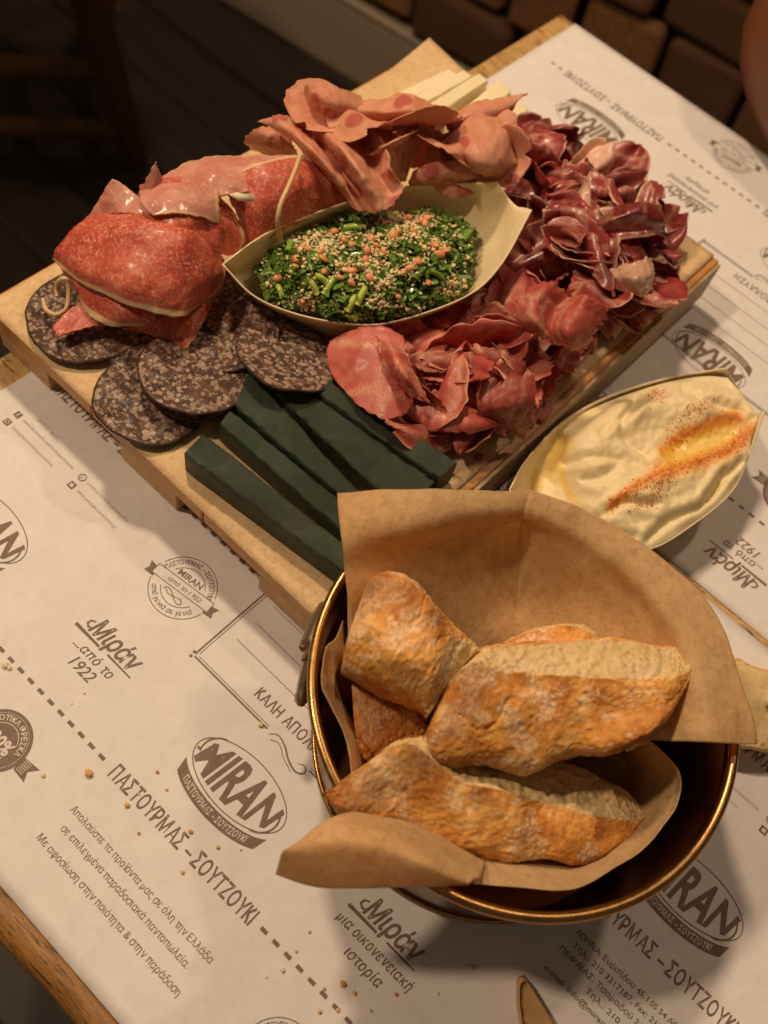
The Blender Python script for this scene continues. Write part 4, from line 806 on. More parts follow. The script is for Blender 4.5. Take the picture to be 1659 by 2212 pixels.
# tabbouleh
poly=[(548,590),(575,545),(630,505),(700,478),(765,458),(840,452),(930,450),(1000,470),(1028,500),(1020,560),(1010,620),(960,655),(860,684),(740,690),(640,668),(575,635)]
def inside(u,v):
    c=False;n_=len(poly)
    for i in range(n_):
        x1,y1=poly[i];x2,y2=poly[(i+1)%n_]
        if (y1>v)!=(y2>v) and u<(x2-x1)*(v-y1)/(y2-y1)+x1: c=not c
    return c
def pdist(u,v): return float(pld(np.array([[u,v]],float),poly+[poly[0]])[0])
def tabh(u,v): return 58+12*min(1,(pdist(u,v)/75.0))**.7+3.0*mnoise.noise(Vector((u*.016,v*.016,1)))+1.5*mnoise.noise(Vector((u*.05,v*.05,7)))
def rpt():
    while True:
        u,v=rnd.uniform(540,1032),rnd.uniform(445,695)
        if inside(u,v): return u,v
salad=[]
V=[];ns=40
for i in range(ns):
    for j in range(ns):
        a=2*math.pi*j/ns; k=i/(ns-1); u=790+ (k*.98)*240*math.cos(a); v=575+k*.98*118*math.sin(a); 
        while not inside(u,v) and k>0: u=790+(u-790)*.97; v=575+(v-575)*.97
        V.append(U(u,v,tabh(u,v)-3.2))
Fm=gridfaces(ns,ns,True); LV=list(map(tuple,V)); LF=list(Fm)
def leaf(c,L,Wd,az,el,roll):
    d=np.array([math.cos(az)*math.cos(el),math.sin(az)*math.cos(el),math.sin(el)]); s=np.cross(d,[0,0,1]); s/=np.linalg.norm(s)+1e-6; nn=np.cross(s,d); s=s*math.cos(roll)+nn*math.sin(roll); nn=np.cross(s,d)
    out=[]
    for t,wf in ((-.5,.15),(-.2,.8),(.15,1.0),(.5,.25)):
        for q_ in (-1,0,1): out.append(c+d*L*t+s*Wd*.5*wf*q_+nn*(L*.18*(t*t*2)+(.10*L if q_==0 else 0))*(-1))
    return out,[(0,3,4,1),(1,4,5,2),(3,6,7,4),(4,7,8,5),(6,9,10,7),(7,10,11,8)]
for k in range(1900):
    u,v=rpt(); 
    if mnoise.noise(Vector((u*.02,v*.02,5)))<-.28 and rnd.random()<.7: continue
    h=tabh(u,v)+rnd.uniform(-2.5,2.2); vv,ff=leaf(U(u,v,h),rnd.uniform(3,8.0),rnd.uniform(1.2,4.0),rnd.uniform(0,6.28),rnd.uniform(-.5,.9),rnd.uniform(-.8,.8)); n0=len(LV); LV+=list(map(tuple,vv)); LF+=[tuple(a+n0 for a in f) for f in ff]
tag(mk('chopped_parsley',LV,LF,M['parsley'],smooth=True),'chopped dark green parsley of the tabbouleh heaped in the boat dish','parsley',kind='stuff')
ico=[];t_=(1+5**.5)/2
for a,b_,c in ((-1,t_,0),(1,t_,0),(-1,-t_,0),(1,-t_,0),(0,-1,t_),(0,1,t_),(0,-1,-t_),(0,1,-t_),(t_,0,-1),(t_,0,1),(-t_,0,-1),(-t_,0,1)): ico.append((a,b_,c))
ico=np.array(ico)/math.sqrt(1+t_*t_); icf=[(0,11,5),(0,5,1),(0,1,7),(0,7,10),(0,10,11),(1,5,9),(5,11,4),(11,10,2),(10,7,6),(7,1,8),(3,9,4),(3,4,2),(3,2,6),(3,6,8),(3,8,9),(4,9,5),(2,4,11),(6,2,10),(8,6,7),(9,8,1)]
GV=[];GF=[]
TOM=[(655,530),(690,545),(745,520),(790,560),(850,510),(880,470),(895,500),(800,515),(760,585),(830,545),(870,590),(905,565),(940,530),(655,650),(905,480),(925,470)]
def grain(c,r):
    n0=len(GV); sc=np.array([rnd.uniform(.7,1.3),rnd.uniform(.7,1.2),rnd.uniform(.6,1.0)])*r; sc*=rnd.choice((.9,1.1,1.5)); GV.extend((ico*sc*np.array([[rnd.uniform(.65,1.2)] for _ in range(12)])+c).tolist()); GF.extend([(a+n0,b_+n0,d+n0) for a,b_,d in icf])
cl=[rpt() for _ in range(12)]
for k in range(3500):
    if k<2800: c0=rnd.choice(cl) if rnd.random()<.5 else rnd.choice(TOM); u=c0[0]+rnd.gauss(0,15); v=c0[1]+rnd.gauss(0,11)
    else: u,v=rpt()
    if not inside(u,v): continue
    grain(U(u,v,tabh(u,v)+rnd.uniform(-1.0,2.0)),rnd.uniform(.45,.95))
tag(mk('bulgur_grains',GV,GF,M['bulgur']),'pale bulgur grains scattered and clumped over the tabbouleh in the boat dish','bulgur',kind='stuff')
GT='tomato pieces in the tabbouleh'
tom=[(668,540),(700,560),(760,530),(862,500),(790,540),(885,580),(918,480),(812,530),(948,550),(640,575),(735,600),(655,530),(690,545),(745,520),(790,560),(850,510),(880,470),(895,500),(800,515),(760,585),(830,545),(870,590),(905,565),(760,610),(940,530),(965,540),(655,650),(600,600),(700,585),(925,610),(720,500),(860,640),(640,560),(905,480),(925,470),(800,600)]
for k,(u,v) in enumerate(tom):
    c=U(u,v,tabh(u,v)+2.2); s=np.array([rnd.uniform(2.3,4.2),rnd.uniform(1.9,3.0),rnd.uniform(1.2,1.9)]); V=ico*np.array([[rnd.uniform(.55,1.25)] for _ in range(12)])*s; V=V@euler(rnd.uniform(-.6,.6),rnd.uniform(-.6,.6),rnd.uniform(0,6.28)).T+c; Fc=icf
    tag(mk('tomato_piece',V,Fc,M['tomato'],mods=[('sub',1)]),'small diced piece of pinkish red tomato among the tabbouleh','tomato',GT)
GS='spring onion pieces in the tabbouleh'
for k,(u0,v0,u1,v1,r) in enumerate([(695,645,722,600,1.5),(770,690,748,700-20,1.3),(770,640,750,672,1.8),(705,610,680,595,1.4),(745,493,782,493,1.7),(835,470,858,462,1.3),(628,525,622,545,1.6),(925,585,955,600,1.2),(600,618,610,640,1.3),(668,605,685,635,1.4),(790,620,770,660,1.6),(1015,500,1000,520,1.2),(880,445+10,905,452+8,1.2)]):
    a=U(u0,v0,tabh(u0,v0)+1.8); b_=U(u1,v1,tabh(u1,v1)+1.8); V,Fc=tube([a,(a+b_)/2+np.array([0,0,.8]),b_],r,8,7); tag(mk('spring_onion_piece',V,Fc,M['stem']),'bright green cut length of spring onion lying on the tabbouleh','spring onion',GS)
# ================================================================== MEATS AND CHEESE ON THE BOARD
# black sausage rounds
GD='slices of dark coarse sausage at the near left of the board'
def disc(label,u,v,h,R,tilt=(0,0),th=2.6,bend=0,seed=0,cut=None):
    c=U(u,v,h); nr,ns_=22,72; V=[];at=[]; tx,ty=tilt
    for i in range(nr):
        r=R*(i/(nr-1))**.8
        for j in range(ns_):
            a=2*math.pi*j/ns_; rr=r*(1+.07*mnoise.noise(Vector((math.cos(a)*1.2,math.sin(a)*1.2,seed*3)))+.02*mnoise.noise(Vector((math.cos(a)*5,math.sin(a)*5,seed*3)))); x,y=rr*math.cos(a),rr*math.sin(a)
            z=x*tx+y*ty+bend*(max(0,(x*.8+y*.6))/R)**2*R+1.5*mnoise.noise(Vector((x*.06,y*.06,seed*7)))+.6*mnoise.noise(Vector((x*.14,y*.14,seed)))+.35*mnoise.noise(Vector((x*.5,y*.5,seed)))-(.5 if i==nr-1 else 0)
            V.append(c+np.array([x,y,z])); at.append(1.0 if i>=nr-1 else (.55 if i==nr-2 else 0))
    return tag(mk('dark_sausage_slice',V,gridfaces(nr,ns_,True),M['blood'],attrs={'rim':at},mods=[('solid',th,-1)]),label,'sausage slice',GD)
disc('dark coarse sausage slice at the far left under the draped salami',190,678,38.5,27.0,(.02,.02),seed=1)
disc('lower dark sausage slice of the front pair, its near edge on the paper',330,858,37.5,24.6,(-.02,-.05),seed=2)
disc('dark sausage slice hidden under the upper slice of the front pair',424,815,42.5,23.6,(.03,-.05),seed=3)
disc('upper dark sausage slice of the front pair, marbled with pale fat',421,800,46.5,24.0,(.02,-.10),seed=4)
disc('dark sausage slice behind the front pair, beside the salami fold',490,720,44,23.5,(.25,.10),seed=5)
disc('dark sausage slice leaning on the green cheese sticks below the boat dish',626,765,51,23.2,(.05,-.30),bend=-.12,seed=6)
disc('dark sausage slice tucked under the left tip of the boat dish',530,650,43,23,(.1,.0),seed=7)
disc('dark sausage slice under the salami, between the far left slice and the front pair',345,735,38.5,24,(.0,.0),seed=8)
# green cheese sticks
GG='green herb cheese sticks on the board'
def stick(name,label,cs,h,t,m,cat_,grp,seed,amp=.95,nl=70):
    A,B,C,D=[U(u,v,h) for u,v in cs]; V=[];nw=14
    prof=[]
    for k in range(nw): prof.append((k/(nw-1),0))
    ring=[(0,-1.0),(0,-.66),(0,-.33)]+prof+[(1,-.33),(1,-.66),(1,-1.0)]
    for i in range(nl):
        s=i/(nl-1); L=A+(D-A)*s; R_=B+(C-B)*s
        for (w_,z) in ring:
            p=L+(R_-L)*w_+np.array([0,0,z*t]); q_=p+seed*19; dz=amp*(mnoise.noise(Vector(q_*.07))+.45*mnoise.noise(Vector(q_*.3))+.25*mnoise.noise(Vector(q_*.8))); ed=(1.0+1.1*mnoise.noise(Vector(q_*.45))) if (w_ in(0,1) and z==0) else 0
            L_e=min(s,1-s); p=p+((R_+L)/2-p)*np.array([1,1,0])*max(0,.05-L_e)*1.6
            p=p+np.array([dz*.6*(1 if w_==1 else -1 if w_==0 else 0),0,dz*(1 if z==0 else 0)-ed]); V.append(p)
    k=len(ring); F=gridfaces(nl,k,True)
    for e in (0,nl-1):
        c=np.mean(V[e*k:(e+1)*k],axis=0); V.append(c); ci=len(V)-1
        F+=[((e*k+j,e*k+(j+1)%k,ci) if e==0 else (e*k+(j+1)%k,e*k+j,ci)) for j in range(k)]
    o=mk(name,V,F,m,smooth=True); 
    md=o.modifiers.new('edges','EDGE_SPLIT'); md.split_angle=math.radians(50); return tag(o,label,cat_,grp)
stick('green_cheese_stick','nearest dark green cheese stick, closest to the near edge of the board',[(397,981),(441,935),(772,1196),(741,1236)],47,13,M['green'],'cheese stick',GG,1)
stick('green_cheese_stick','second dark green cheese stick from the near edge of the board',[(474,917),(499,884),(775,1112),(748,1156)],46.5,12.5,M['green'],'cheese stick',GG,2)
stick('green_cheese_stick','middle dark green cheese stick, third from the near edge of the board',[(507,874),(540,798),(806,1096),(766,1098)],47.5,13,M['green'],'cheese stick',GG,3)
stick('green_cheese_stick','fourth dark green cheese stick, running out from under the leaning sausage slice',[(530,790),(600,795),(941,1037),(872,1106)],48,13.5,M['green'],'cheese stick',GG,4)
stick('green_cheese_stick','farthest dark green cheese stick, next to the pink shaved ham',[(645,822),(688,806),(990,997),(947,1033)],50,15,M['green'],'cheese stick',GG,5)
GY='pale yellow cheese sticks at the far end of the board'
for k,(cs,h,l) in enumerate([
 ([(838,236),(826,214),(968,148),(988,162)],44,'leftmost pale cheese stick at the far end of the board'),
 ([(876,246),(862,222),(1000,150),(1020,166)],46.5,'second pale cheese stick from the left at the far end of the board'),
 ([(920,262),(904,236),(1034,156),(1056,174)],49,'third pale cheese stick from the left at the far end of the board'),
 ([(990,300),(962,262),(1078,170),(1106,200)],47,'wide pale cheese stick with small holes, fourth from the left at the far end'),
 ([(1060,320),(1030,290),(1116,208),(1144,236)],46,'rightmost pale cheese stick at the far end, beside the dark ham'),
 ([(1120,345),(1090,315),(1152,246),(1184,276)],44,'short pale cheese piece lying between the pink ham and the dark ham')]):
    stick('pale_cheese_stick',l,cs,h,10,M['yellow'],'cheese stick',GY,10+k,amp=.35,nl=24)
# salami
GSA='draped salami slices at the left of the board'
def meat(name,label,cat_,grp,rows,m,**k):
    o=sheet(name,rows,m,**k); return tag(o,label,cat_,grp)
sal=lambda l,rows,**k: meat('salami_slice',l,'salami',GSA,rows,M[k.pop('mm','salami')],wr=k.pop('wr',(.9,.06)),th=.8,rag=k.pop('rag',.4),**k)
sal('glossy red salami slice topping the pile with pale rind along its near edge',[
 [(186,472,62),(245,438,70),(320,428,77),(400,452,79),(455,500,71),(480,558,58)],
 [(164,490,61),(235,470,68),(322,458,76),(402,478,77),(456,520,72),(482,572,56)],
 [(150,505,60),(225,492,74),(320,484,84),(400,504,83),(454,542,72),(484,588,56)],
 [(127,533,56),(205,545,70),(300,548,79),(385,562,79),(447,588,70),(482,612,54)],
 [(120,546,53),(172,580,63),(262,612,71),(352,634,71),(418,640,66),(466,628,56)],
 [(119,560,48),(148,594,55),(238,642,62),(318,670,64),(391,685,62),(432,655,58)]],rims='1r',rimw=3.8,seed=1,res=(60,70))
sal('thin translucent salami corner standing up at the back left of the salami pile',[[(222,420,70),(241,389,78),(262,396,78),(302,424,76)],[(205,450,66),(240,430,73),(280,430,76),(325,445,78)],[(184,474,60),(235,462,68),(285,462,74),(340,468,77)]],seed=2,rims='0',rimw=.6,mm='salami_pale')
sal('folded salami slice right behind the top slice, pale rind curving down its right side',[
 [(300,402,80),(350,383,85),(400,390,83),(440,402,79),(476,426,74)],[(312,430,82),(370,425,86),(425,430,83),(470,448,77),(509,470,70)],[(325,470,82),(390,470,85),(440,475,81),(492,495,73),(525,515,64)],[(340,530,76),(400,530,78),(455,540,72),(495,553,63),(515,552,56)]],rims='r',rimw=2.6,seed=3,wr=(1.1,.08))
sal('small salami tip curling upward at the top of the pile',[[(300,420,80),(316,388,88),(337,351,96)],[(306,430,80),(330,402,87),(341,366,93)],[(320,436,80),(342,412,85),(350,388,88)]],seed=4,rag=.5,res=(24,24),mm='salami_pale')
sal('pale translucent salami slice along the back of the pile',[[(345,387,78),(400,354,81),(480,342,81),(560,336,79),(648,333,77)],[(345,405,80),(410,384,85),(480,376,85),(560,360,83),(655,344,79)],[(355,440,80),(430,428,84),(500,422,82),(570,410,78),(655,392,72)]],seed=5,rims='0',rimw=.8,wr=(1.2,.07),mm='salami_pale')
sal('broad deep red salami slice leaning towards the boat dish',[[(484,402,76),(524,366,84),(580,348,86),(650,338,82),(705,368,75)],[(500,432,72),(536,405,82),(590,390,85),(655,385,81),(716,405,71)],[(520,480,66),(550,460,76),(600,440,79),(662,425,75),(722,430,66)],[(520,548,54),(560,530,62),(610,498,66),(672,470,64),(735,452,59)]],rims='0',rimw=1.4,seed=6)
sal('shadowed salami slice between the red slice and the pink ham',[[(690,345,74),(740,365,71),(785,400,64)],[(700,400,69),(742,420,65),(780,436,60)],[(715,455,60),(748,452,58),(778,450,55)]],seed=7,rims='r',rimw=1.2)
sal('salami slice folded beneath the top slice, pale rind facing the near edge',[[(150,588,52),(200,612,58),(260,640,60),(335,668,60)],[(160,615,50),(212,648,55),(268,676,58),(335,692,56)],[(177,650,47),(196,682,48),(242,702,50),(308,703,52)]],rims='1',rimw=3.0,seed=8)
sal('torn salami strip hanging over the far left sausage slice',[[(200,632,48),(155,665,47),(114,704,45)],[(215,660,47),(165,690,46),(117,718,45)],[(235,700,46),(178,712,45),(125,728,44)]],seed=9,rag=.8,res=(24,30))
sal('pointed salami slice hanging down towards the front sausage pair',[[(268,708,46),(330,690,52),(400,668,56),(456,638,56)],[(320,722,45),(370,714,50),(412,700,53),(449,670,52)],[(380,742,44),(402,752,47),(414,738,50),(438,694,51)]],rims='1',rimw=.7,seed=10,rag=.6)
sal('pale folded salami edge at the right end of the pile below the top slice',[[(482,560,58),(486,596,55),(470,638,52)],[(468,580,58),(470,612,56),(456,640,53)],[(448,600,58),(452,630,56),(440,650,52)]],rims='01',rimw=1.2,seed=11,res=(24,24))
sal('pale pink salami fold lying between the top slice and the red slice at the back',[[(300,412,84),(350,398,88),(410,398,87),(470,412,84)],[(306,440,86),(356,430,89),(415,432,87),(472,446,82)],[(330,466,85),(375,462,87),(425,468,84),(474,484,77)]],seed=12,rims='r1',rimw=1.6,mm='salami_pale')
sal('salami slice peeping out below the top slice at the left tip of the pile',[[(132,575,48),(165,600,54),(215,630,58)],[(140,592,45),(172,622,50),(222,655,54)],[(150,612,43),(180,640,46),(226,672,49)]],seed=13,rims='1',rimw=1.8,res=(30,34))
V,Fc=tube([U(*p) for p in [(648,338,90),(636,372,93),(622,405,93),(607,440,91),(600,476,86),(604,505,78),(606,520,72)]],[1.1]*30,8,30); tag(mk('salami_rind',V,Fc,M['salami'],attrs={'rim':[1]*len(V)}),'thin pale rind string hanging from the red salami slice into the boat dish','rind','loose salami rinds')
V,Fc=tube([U(*p) for p in [(93,645,44),(99,668,44),(120,680,45),(142,668,47),(148,640,50),(147,612,54),(141,602,56),(128,606,54),(122,622,49),(124,640,47)]],[1.0]*44,8,44); tag(mk('salami_rind',V,Fc,M['salami'],attrs={'rim':[1]*len(V)}),'curled pale rind loop lying on the far left sausage slice','rind','loose salami rinds')
V=[U(494,420,90.2),U(512,416,91),U(540,419,91),U(556,427,89.6),U(540,436,89),U(515,433,89.4)]; tag(mk('cheese_sliver',V,[(0,1,2,3,4,5)],M['yellow'],mods=[('solid',1.0,0)]),'tiny pale yellow sliver lying on the red salami slice','cheese sliver')
# pink spotted ham
GM='thin spotted pink ham slices at the back of the board'
mor=lambda l,rows,**k: meat('spotted_ham_slice',l,'ham slice',GM,rows,M['mortadella'],wr=k.pop('wr',(1.1,.08)),th=.7,rag=k.pop('rag',.6),rims=k.pop('rims','01lr'),rimw=.7,**k)
mor('small rolled pink ham slice at the far left of the ham pile',[[(530,296,72),(558,277,78),(600,278,80),(630,300,78)],[(530,310,68),(565,300,75),(602,306,77),(635,322,74)],[(545,326,60),(580,338,63),(618,346,63),(650,350,60)]],seed=1)
mor('large pleated pink ham slice hanging down over the back of the boat dish',[
 [(556,262,86),(600,250,88),(650,254,88),(690,262,84),(740,260,88),(795,262,84)],
 [(600,282,84),(640,285,88),(680,300,79),(722,300,91),(770,302,80),(825,300,89)],
 [(640,310,82),(678,325,89),(712,335,77),(755,340,93),(795,338,79),(836,330,90)],
 [(678,350,78),(712,365,85),(742,376,75),(780,380,91),(812,378,79),(846,365,86)],
 [(722,395,74),(748,407,80),(773,416,74),(800,421,84),(832,411,78),(864,395,80)],
 [(762,448,74),(780,457,76),(800,460,75),(822,459,77),(850,442,76),(878,402,78)]],seed=2,res=(70,80),wr=(1.2,.07))
mor('rolled pink ham slice standing highest at the back left of the ham pile',[[(655,200,88),(666,180,96),(702,179,99),(742,192,96),(780,206,90)],[(660,218,88),(685,213,96),(717,219,98),(752,224,95),(790,234,89)],[(668,242,84),(700,254,88),(727,260,90),(757,260,88),(795,264,83)],[(685,282,78),(706,296,80),(732,304,82),(762,304,80),(800,300,78)]],seed=3)
mor('long pink ham slice bridging the middle of the ham pile',[[(756,218,87),(820,215,92),(873,203,97),(915,216,96),(955,236,91),(1000,246,87),(1056,234,86)],[(768,238,91),(830,243,94),(880,240,97),(922,250,94),(962,258,91),(1012,258,88),(1060,248,86)],[(790,268,83),(840,264,86),(885,266,86),(925,266,84),(965,268,82),(1008,268,80),(1056,264,78)]],seed=4,res=(36,70))
mor('pink ham slice with a sharp tip pointing at the far placemat',[[(955,252,86),(1020,226,90),(1080,211,93),(1141,203,96)],[(960,264,88),(1030,246,91),(1088,236,91),(1112,224,93)],[(970,282,83),(1040,278,84),(1086,270,84),(1105,252,86)]],seed=5)
mor('pink ham slice with a big dark red spot at the right of the ham pile',[[(998,264,84),(1030,243,92),(1062,250,92),(1092,262,88),(1108,284,82)],[(965,300,82),(1010,293,91),(1052,300,93),(1092,306,90),(1118,322,80)],[(938,332,74),(990,330,86),(1036,346,89),(1082,352,86),(1128,354,78)],[(952,352,70),(1000,362,77),(1032,377,79),(1068,384,77),(1114,374,74)]],seed=6)
mor('low orange edged ham slice lying along the back rim of the boat dish',[[(882,395,68),(900,366,77),(940,350,81),(990,349,81),(1037,360,78),(1064,376,76)],[(886,400,66),(920,388,75),(960,380,77),(1000,380,77),(1042,386,75),(1067,393,72)],[(892,404,60),(930,404,66),(970,404,68),(1010,403,68),(1046,401,66),(1068,399,66)]],seed=7)
mor('narrow folded ham slice in the middle, beside the large pleated slice',[[(836,268,82),(870,264,87),(907,268,86),(946,264,85)],[(834,320,78),(860,310,85),(892,306,81),(934,286,83)],[(844,362,72),(862,352,79),(877,346,73),(906,320,77)],[(852,396,64),(868,392,68),(879,384,64),(890,352,68)]],seed=8)
mor('shadowed ham slice at the bottom of the gap in the ham pile',[[(850,280,72),(910,285,75),(985,290,73)],[(855,320,68),(910,325,70),(975,330,68)],[(865,365,62),(910,362,63),(955,352,64)]],seed=9)
# crumpled slices
def crumple(R,seed,amp=1.5,freq=1.0,asp=.8,n=34,m=22,rag=.10,fan=.6):
    r=random.Random(seed); s=np.linspace(-1,1,n); t=np.linspace(-1,1,m); p=[r.uniform(0,6.28) for _ in range(5)]; f1=freq*r.uniform(.7,1.2); f2=f1*r.uniform(1.7,2.4); c1,c2,c3=r.uniform(-1.6,1.6),r.uniform(-2.5,2.5),r.uniform(-.8,.8)
    w=R*np.sqrt(np.clip(1-.95*t**2,.03,1)); w=w*np.array([1+r.uniform(-rag,rag) for _ in t]); V=np.zeros((n,m,3)); ds=2.0/(n-1)
    for j in range(m):
        A=amp*(1-fan*.5+fan*.5*t[j]*(1 if seed%2 else -1)); th=A*np.sin(math.pi*f1*s+p[0]+c1*t[j])+A*.55*np.sin(math.pi*f2*s+p[1]+c2*t[j])+c3
        x=np.cumsum(np.cos(th))*w[j]*ds; z=np.cumsum(np.sin(th))*w[j]*ds; x-=x.mean(); z-=z.mean(); V[:,j,0]=x; V[:,j,2]=z; V[:,j,1]=t[j]*R*asp
    for i in range(n): V[i,:,1]+=R*.10*math.sin(4*s[i]+p[2]); 
    V[:, :,1]+=R*.09*np.sin(9*V[:,:,0]/R+p[3])*0
    for e in (0,-1):
        for k in range(n): V[k,e,1]+=r.uniform(-1,1)*R*rag*.7
    for e in (0,-1):
        for k in range(m): V[e,k,0]+=r.uniform(-1,1)*R*rag*.6
    rim=np.zeros((n,m)); d=(1-s)[:,None]*R+0*t[None]; rim=np.clip(1.5-d/ (1.6 if r.random()<.6 else .3),0,1)
    return V,rim
def putslice(name,label,grp,u,v,h,R,seed,m,rot,amp=1.4,freq=1.0,asp=.8,rag=.1,th=.55):
    V,rim=crumple(R,seed,amp,freq,asp,rag=rag); n,k,_=V.shape; W_=V.reshape(-1,3)@euler(*rot).T+U(u,v,h); 
    lo=34.2; W_[:,2]=np.where(W_[:,2]<lo,lo+(W_[:,2]-lo)*.03,W_[:,2])
    o=mk(name,W_,gridfaces(n,k),m,attrs={'rim':rim.ravel()},mods=[('solid',th,0),('sub',1)]); return tag(o,label,'ham slice',grp)
def inpoly(u,v,P):
    c=False;n_=len(P)
    for i in range(n_):
        x1,y1=P[i];x2,y2=P[(i+1)%n_]
        if (y1>v)!=(y2>v) and u<(x2-x1)*(v-y1)/(y2-y1)+x1: c=not c
    return c
def heap(name,label,grp,P,H,R0,R1,cnt,m,seed,step,alt=None,amp=(1.2,1.9),rag=.1,freq=(.9,1.5),tilt=.9):
    r=random.Random(seed); pts=[];tries=0; Q=P+[P[0]]; us=[p[0] for p in P]; vs=[p[1] for p in P]
    mx=0
    while len(pts)<cnt and tries<6000:
        tries+=1; u,v=r.uniform(min(us),max(us)),r.uniform(min(vs),max(vs))
        if not inpoly(u,v,P): continue
        if any((u-a)**2+((v-b_)*1.15)**2<step**2 for a,b_,_ in pts): 
            if tries%60==0: step*=.95
            continue
        d=float(pld(np.array([[u,v]],float),Q)[0]); pts.append((u,v,d))
    dm=max(p[2] for p in pts)
    for k,(u,v,d) in enumerate(sorted(pts,key=lambda p:p[1])):
        f=(min(d,dm*.8)/(dm*.8))**.6; h=37+(H-37)*f+r.uniform(-2.5,2.5); mm=m
        if alt and r.random()<alt[1]: mm=alt[0]
        best=min(ANCH[name],key=lambda a:(a[0]-u)**2+(a[1]-v)**2)[2]; lay='underneath' if H<55 else 'on top'; putslice(name,label+', '+best+', '+lay,grp,u,v,h,r.uniform(R0,R1)*(1.0 if f>.35 else .82),seed*100+k,mm,(r.uniform(-tilt,tilt),r.uniform(-tilt*.7,tilt*.7),r.uniform(0,6.28)),amp=r.uniform(*amp),freq=r.uniform(*freq),asp=r.choice((.55,.7,.85,1.15,1.35)),rag=rag)
P1=[(1080,385),(1102,330),(1122,285),(1172,285),(1232,322),(1300,348),(1362,355),(1392,408),(1416,472),(1436,545),(1450,605),(1418,655),(1372,688),(1320,682),(1290,660),(1250,620),(1150,560),(1120,500),(1150,440)]
P2=[(740,745),(800,720),(860,700),(950,690),(1020,690),(1080,650),(1130,600),(1190,590),(1260,630),(1270,690),(1230,745),(1170,790),(1150,850),(1110,890),(1030,900),(970,950),(915,935),(860,900),(800,860),(745,800)]
LA='crumpled dark red cured ham slice in the heap'; GA='dark cured ham slices heaped at the right end of the board'
ANCH={'cured_ham_slice':[(1110,300,'next to the pale cheese'),(1150,420,'beside the boat tip'),(1280,350,'along the far edge'),(1390,430,'by the far placemat'),(1270,500,'in the middle'),(1430,620,'near the right corner'),(1200,560,'above the pink ham'),(1340,680,'at the front edge')],
 'shaved_ham_slice':[(760,760,'at the left end'),(900,720,'under the boat rim'),(880,870,'beside the green sticks'),(1000,920,'at the near tip'),(1040,780,'in the middle'),(1110,670,'at the boat tip side'),(1220,640,'touching the dark ham'),(1140,850,'by the bare paper')]}
heap('cured_ham_slice',LA,GA,P1,47,16,22,26,M['ham_dark'],3,48,amp=(.7,1.2),rag=.05)
heap('cured_ham_slice',LA,GA,P1,62,12,21,62,M['ham_dark'],4,33,alt=(M['ham_fat'],.07),amp=(1.0,1.9),freq=(.7,1.4),tilt=.75,rag=.07)
LB='torn pink shaved ham slice in the heap'; GB2='pink shaved ham slices heaped in front of the boat dish'
heap('shaved_ham_slice',LB,GB2,P2,46,14,20,30,M['ham_pink'],5,52,amp=(.6,1.1),rag=.16)
heap('shaved_ham_slice',LB,GB2,[(850,720)]+P2[3:-2]+[(870,880)],54,13,21,48,M['ham_pink'],6,34,rag=.10,amp=(.8,1.6),freq=(.7,1.3),tilt=.7)
hp=lambda l,rows,**k: meat('shaved_ham_slice',l,'ham slice',GB2,rows,M['ham_pink'],wr=k.pop('wr',(1.0,.09)),th=.5,rag=k.pop('rag',1.3),res=(44,54),**k)
hp('broad flat pink ham slice at the left end of the shaved ham heap',[[(712,738,52),(762,714,58),(822,704,62),(872,726,62)],[(706,772,51),(770,764,58),(832,762,62),(880,790,62)],[(716,808,50),(778,822,56),(842,832,60),(898,842,60)],[(768,872,54),(800,892,56),(838,908,57),(880,892,58)]],wr=(.6,.06),seed=21,rag=.5,rims='1',rimw=.6)
hp('curled pink ham strip with a pale edge on the left of the shaved ham heap',[[(812,728,66),(846,746,72),(872,752,68)],[(834,790,68),(870,805,75),(896,812,68)],[(872,846,62),(904,856,66),(930,872,60)]],seed=22,rims='r',rimw=1.4)
hp('large light pink ham slice with a jagged edge between both ham heaps',[[(1148,616,76),(1196,606,80),(1230,640,72),(1270,640,80),(1314,672,72)],[(1116,652,74),(1160,656,78),(1200,672,71),(1244,682,78),(1292,704,70)],[(1112,690,70),(1158,694,76),(1190,712,68),(1226,722,75),(1272,738,66)],[(1136,716,64),(1172,724,70),(1204,748,64),(1232,752,68),(1256,762,60)]],seed=24,rag=1.8,rims='r1',rimw=.8)
hp('pink ham slice drooping onto the bare paper at the right of the shaved ham heap',[[(1060,838,64),(1110,815,66),(1158,810,64)],[(1034,875,60),(1090,870,64),(1154,865,60)],[(1028,905,50),(1085,908,55),(1148,908,51)],[(1048,925,42),(1095,928,44),(1132,950,39)]],seed=25,rims='1',rimw=1.0)
hf=lambda l,rows,mm='ham_dark',**k: meat('cured_ham_slice',l,'ham slice',GA,rows,M[mm],wr=k.pop('wr',(1.0,.09)),th=.5,rag=k.pop('rag',.9),**k)
hf('pale fatty ham piece bright against the dark ham near the right corner of the board',[[(1318,588,82),(1368,566,90),(1412,556,88)],[(1336,606,84),(1376,602,92),(1414,592,86)],[(1364,628,80),(1390,640,82),(1408,616,80)]],'ham_fat',seed=31)
hf('broad curved dark ham slice with a pale edge in the middle of the dark heap',[[(1290,478,82),(1335,446,90),(1385,436,92),(1430,446,84)],[(1300,490,84),(1345,470,93),(1392,462,93),(1436,478,84)],[(1312,508,76),(1355,500,80),(1400,500,80),(1440,512,74)]],seed=32,rims='1',rimw=1.6)
GMC=[(700,232,88,19),(775,262,90,18),(835,300,84,17),(915,258,90,20),(965,310,84,20),(1045,285,86,18),(1080,335,80,16),(985,350,76,18)]
MW=['behind the large pleated slice','at the back left','in the middle gap','along the back edge','near the boat rim','by the yellow cheese','touching the dark ham','low at the right','on the pleated slice','at the far left']
